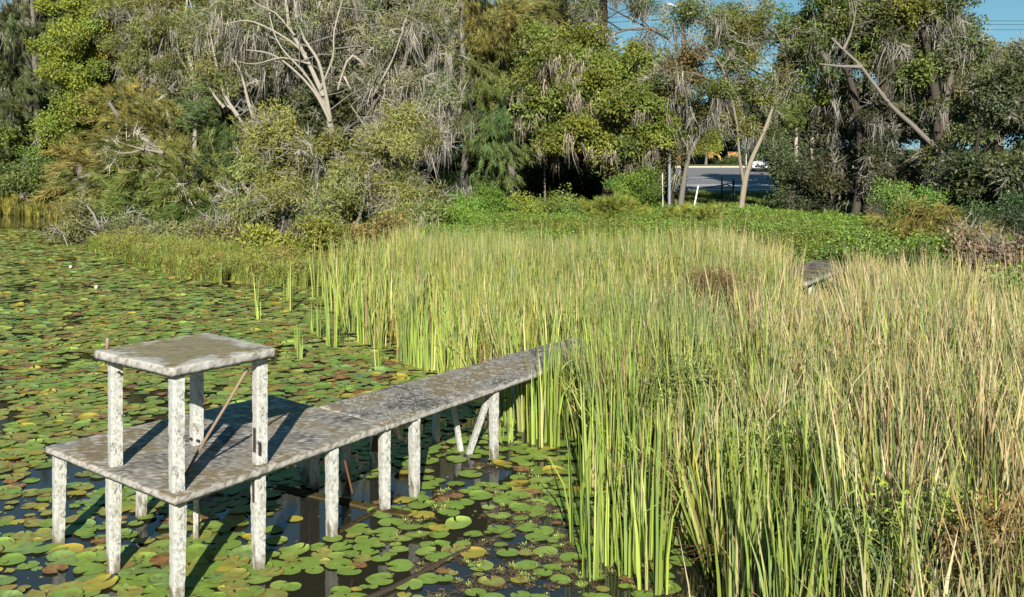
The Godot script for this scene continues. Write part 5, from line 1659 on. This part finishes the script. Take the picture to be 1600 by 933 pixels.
	head.box(Transform3D(Basis(Vector3(0, 0, 1), -0.35), la + Vector3(0.15, 0, 0)), Vector3(0.5, 0.12, 0.24), Color(0.5, 0.5, 0.5), 0.04)
	part("lamp_head", head.mesh(), M.flat, up)
	var ins := Geo.new()
	ins.box(Transform3D(Basis(), W(1076, 21, 58.5) - pb), Vector3(0.5, 0.1, 0.14), Color(0.75, 0.75, 0.75), 0.03)
	part("crossarm", ins.mesh(), M.flat, up)
	var brace := Geo.new()
	brace.tube([W(1055, 38, 58.5) - pb, W(1067, 25, 58.5) - pb], [0.03, 0.03], 6, Color(0.1, 0.1, 0.1), Color(0.1, 0.1, 0.1))
	part("brace", brace.mesh(true), M.flat, up)
	var wires := [[20, 55], [27, 62], [106, 150], [115, 158], [10, 45]]
	var wn := ["top most", "upper", "lower", "lowest", "highest hidden"]
	for i in 5:
		var wz := -58.5 - i * 0.15
		var q := Geo.new()
		var y0: float = 3.8 + (230.0 - wires[i][0]) / LENS * 58.5
		var pts := []
		var rad := []
		for k in 41:
			var x := -30.0 + k * 2.0
			var f2 := (fposmod(x - pb.x, 40.0)) / 40.0
			pts.append(Vector3(x, y0 - 1.4 * 4.0 * f2 * (1.0 - f2) * 0.5 - i * 0.02, wz))
			rad.append(0.014)
		q.tube(pts, rad, 4, Color(0.03, 0.03, 0.03), Color(0.03, 0.03, 0.03), false)
		tag(part("power_line", q.mesh(), M.flat), "thin black power line strung along the road, %s" % ["second from the top", "third from the top", "fourth from the top", "lowest of them", "topmost of them"][i], "power line", "power lines along the road")
	# low orange brick walls, arches and a green sign far across the road
	var wl := thing("brick_garden_wall", "low orange garden wall with two arches across the road", "wall", foot(1110, 112))
	var oc := Color(0.42, 0.22, 0.11)
	for s in [[1052, 1083, 238, 256, 112.0], [1096, 1114, 236, 243, 113.0], [1137, 1156, 239, 245, 113.0]]:
		var a := W(s[0], s[2], s[4])
		var b := W(s[1], s[3], s[4])
		b.y = land(b.x, s[4])
		var q := Geo.new()
		q.box(Transform3D(Basis(), (a + b) * 0.5 - wl.position), Vector3(b.x - a.x, a.y - b.y, 0.35), oc * R(0.9, 1.1), 0.03)
		part("wall_panel", q.mesh(), M.slab, wl)
		var cp := Geo.new()
		cp.box(Transform3D(Basis(), Vector3((a.x + b.x) * 0.5, a.y + 0.06, a.z) - wl.position), Vector3(b.x - a.x + 0.1, 0.12, 0.5), oc * 0.8, 0.02)
		part("coping", cp.mesh(), M.slab, wl)
	for s in [1116, 1149]:
		var q := Geo.new()
		var pts := []
		var rad := []
		for k in 13:
			var an := PI * k / 12.0
			pts.append(W(s, 254, 111) + Vector3(-cos(an) * 0.75, sin(an) * 1.0, 0) - wl.position)
			rad.append(0.14)
		q.tube(pts, rad, 6, Color(0.5, 0.32, 0.1), Color(0.5, 0.32, 0.1))
		part("arch", q.mesh(true), M.slab, wl)
	var hedge := tree("low_hedge", "low dark hedge behind the verge across the road", "hedge", "", foot(1110, 106), {"crowns": [[1070, 257, 106, 30, 4, 0.8, {"col": Color(0.2, 0.1, 0.05)}], [1105, 253, 107, 26, 6, 0.8, {}], [1150, 254, 106, 26, 6, 0.8, {}], [1085, 247, 109, 20, 8, 0.8, {}]], "opt": {"kind": "small", "col": Color(0.06, 0.09, 0.025), "dens": 3.0, "size": 1.2, "clump": 0.4, "limbs": 0.0}})
	var sg := thing("green_road_sign", "small green road sign across the road above the white car", "sign", foot(1166, 104))
	var sp := Geo.new()
	var sy := W(1166, 228, 104).y - sg.position.y
	sp.tube([Vector3.ZERO, Vector3(0, sy + 0.3, 0)], [0.05, 0.05], 8, Color(0.4, 0.4, 0.4), Color(0.4, 0.4, 0.4))
	part("pole", sp.mesh(true), M.flat, sg)
	var pl := Geo.new()
	pl.box(Transform3D(Basis(), Vector3(0, sy, 0.08)), Vector3(0.6, 0.4, 0.03), Color(0.06, 0.3, 0.18), 0.01)
	part("sign_plate", pl.mesh(), M.flat, sg)

# ------------------------------------------------------------------
func _ready() -> void:
	# camera: level, with the lens shifted down
	var cam := Camera3D.new()
	cam.name = "camera"
	cam.projection = Camera3D.PROJECTION_FRUSTUM
	cam.near = 0.1
	cam.far = 3000.0
	cam.size = 933.0 / LENS * cam.near
	cam.frustum_offset = Vector2(0, -(466.5 - HORIZON) / LENS * cam.near)
	cam.position = Vector3(0, EYE, 0)
	add_child(cam)
	var env := Environment.new()
	env.background_mode = Environment.BG_SKY
	env.sky = Sky.new()
	var sky := ProceduralSkyMaterial.new()
	sky.sky_top_color = Color(0.17, 0.31, 0.41)
	sky.sky_horizon_color = Color(0.43, 0.6, 0.65)
	sky.sky_curve = 0.1
	sky.ground_bottom_color = Color(0.1, 0.1, 0.08)
	sky.ground_horizon_color = Color(0.4, 0.45, 0.45)
	sky.sky_energy_multiplier = 1.05
	env.sky.sky_material = sky
	env.background_energy_multiplier = 1.0
	env.tonemap_mode = Environment.TONE_MAPPER_LINEAR
	env.tonemap_exposure = 2.4
	env.sdfgi_enabled = true
	env.ssao_enabled = true
	env.ssil_enabled = true
	var we := WorldEnvironment.new()
	we.name = "world_environment"
	we.environment = env
	add_child(we)
	var sun := DirectionalLight3D.new()
	sun.name = "sun"
	sun.light_energy = 1.5
	sun.light_color = Color(1.0, 0.97, 0.92)
	sun.light_angular_distance = 0.5
	sun.shadow_enabled = true
	sun.basis = Basis.looking_at(Vector3(-0.03, -0.475, -1.0).normalized())
	add_child(sun)
	noise.seed = 3
	noise.frequency = 0.05
	noise.fractal_octaves = 3
	var t0 := Time.get_ticks_msec()
	make_materials()
	make_foliage()
	build_land()
	build_road()
	rng.seed = 9
	build_pier()
	build_sunken()
	print("pier ", Time.get_ticks_msec() - t0)
	build_trees()
	print("trees ", Time.get_ticks_msec() - t0)
	build_bank_cover()
	build_roadside()
	build_reeds()
	print("reeds ", Time.get_ticks_msec() - t0)
	build_pads()
	give_labels()
	print("all ", Time.get_ticks_msec() - t0)
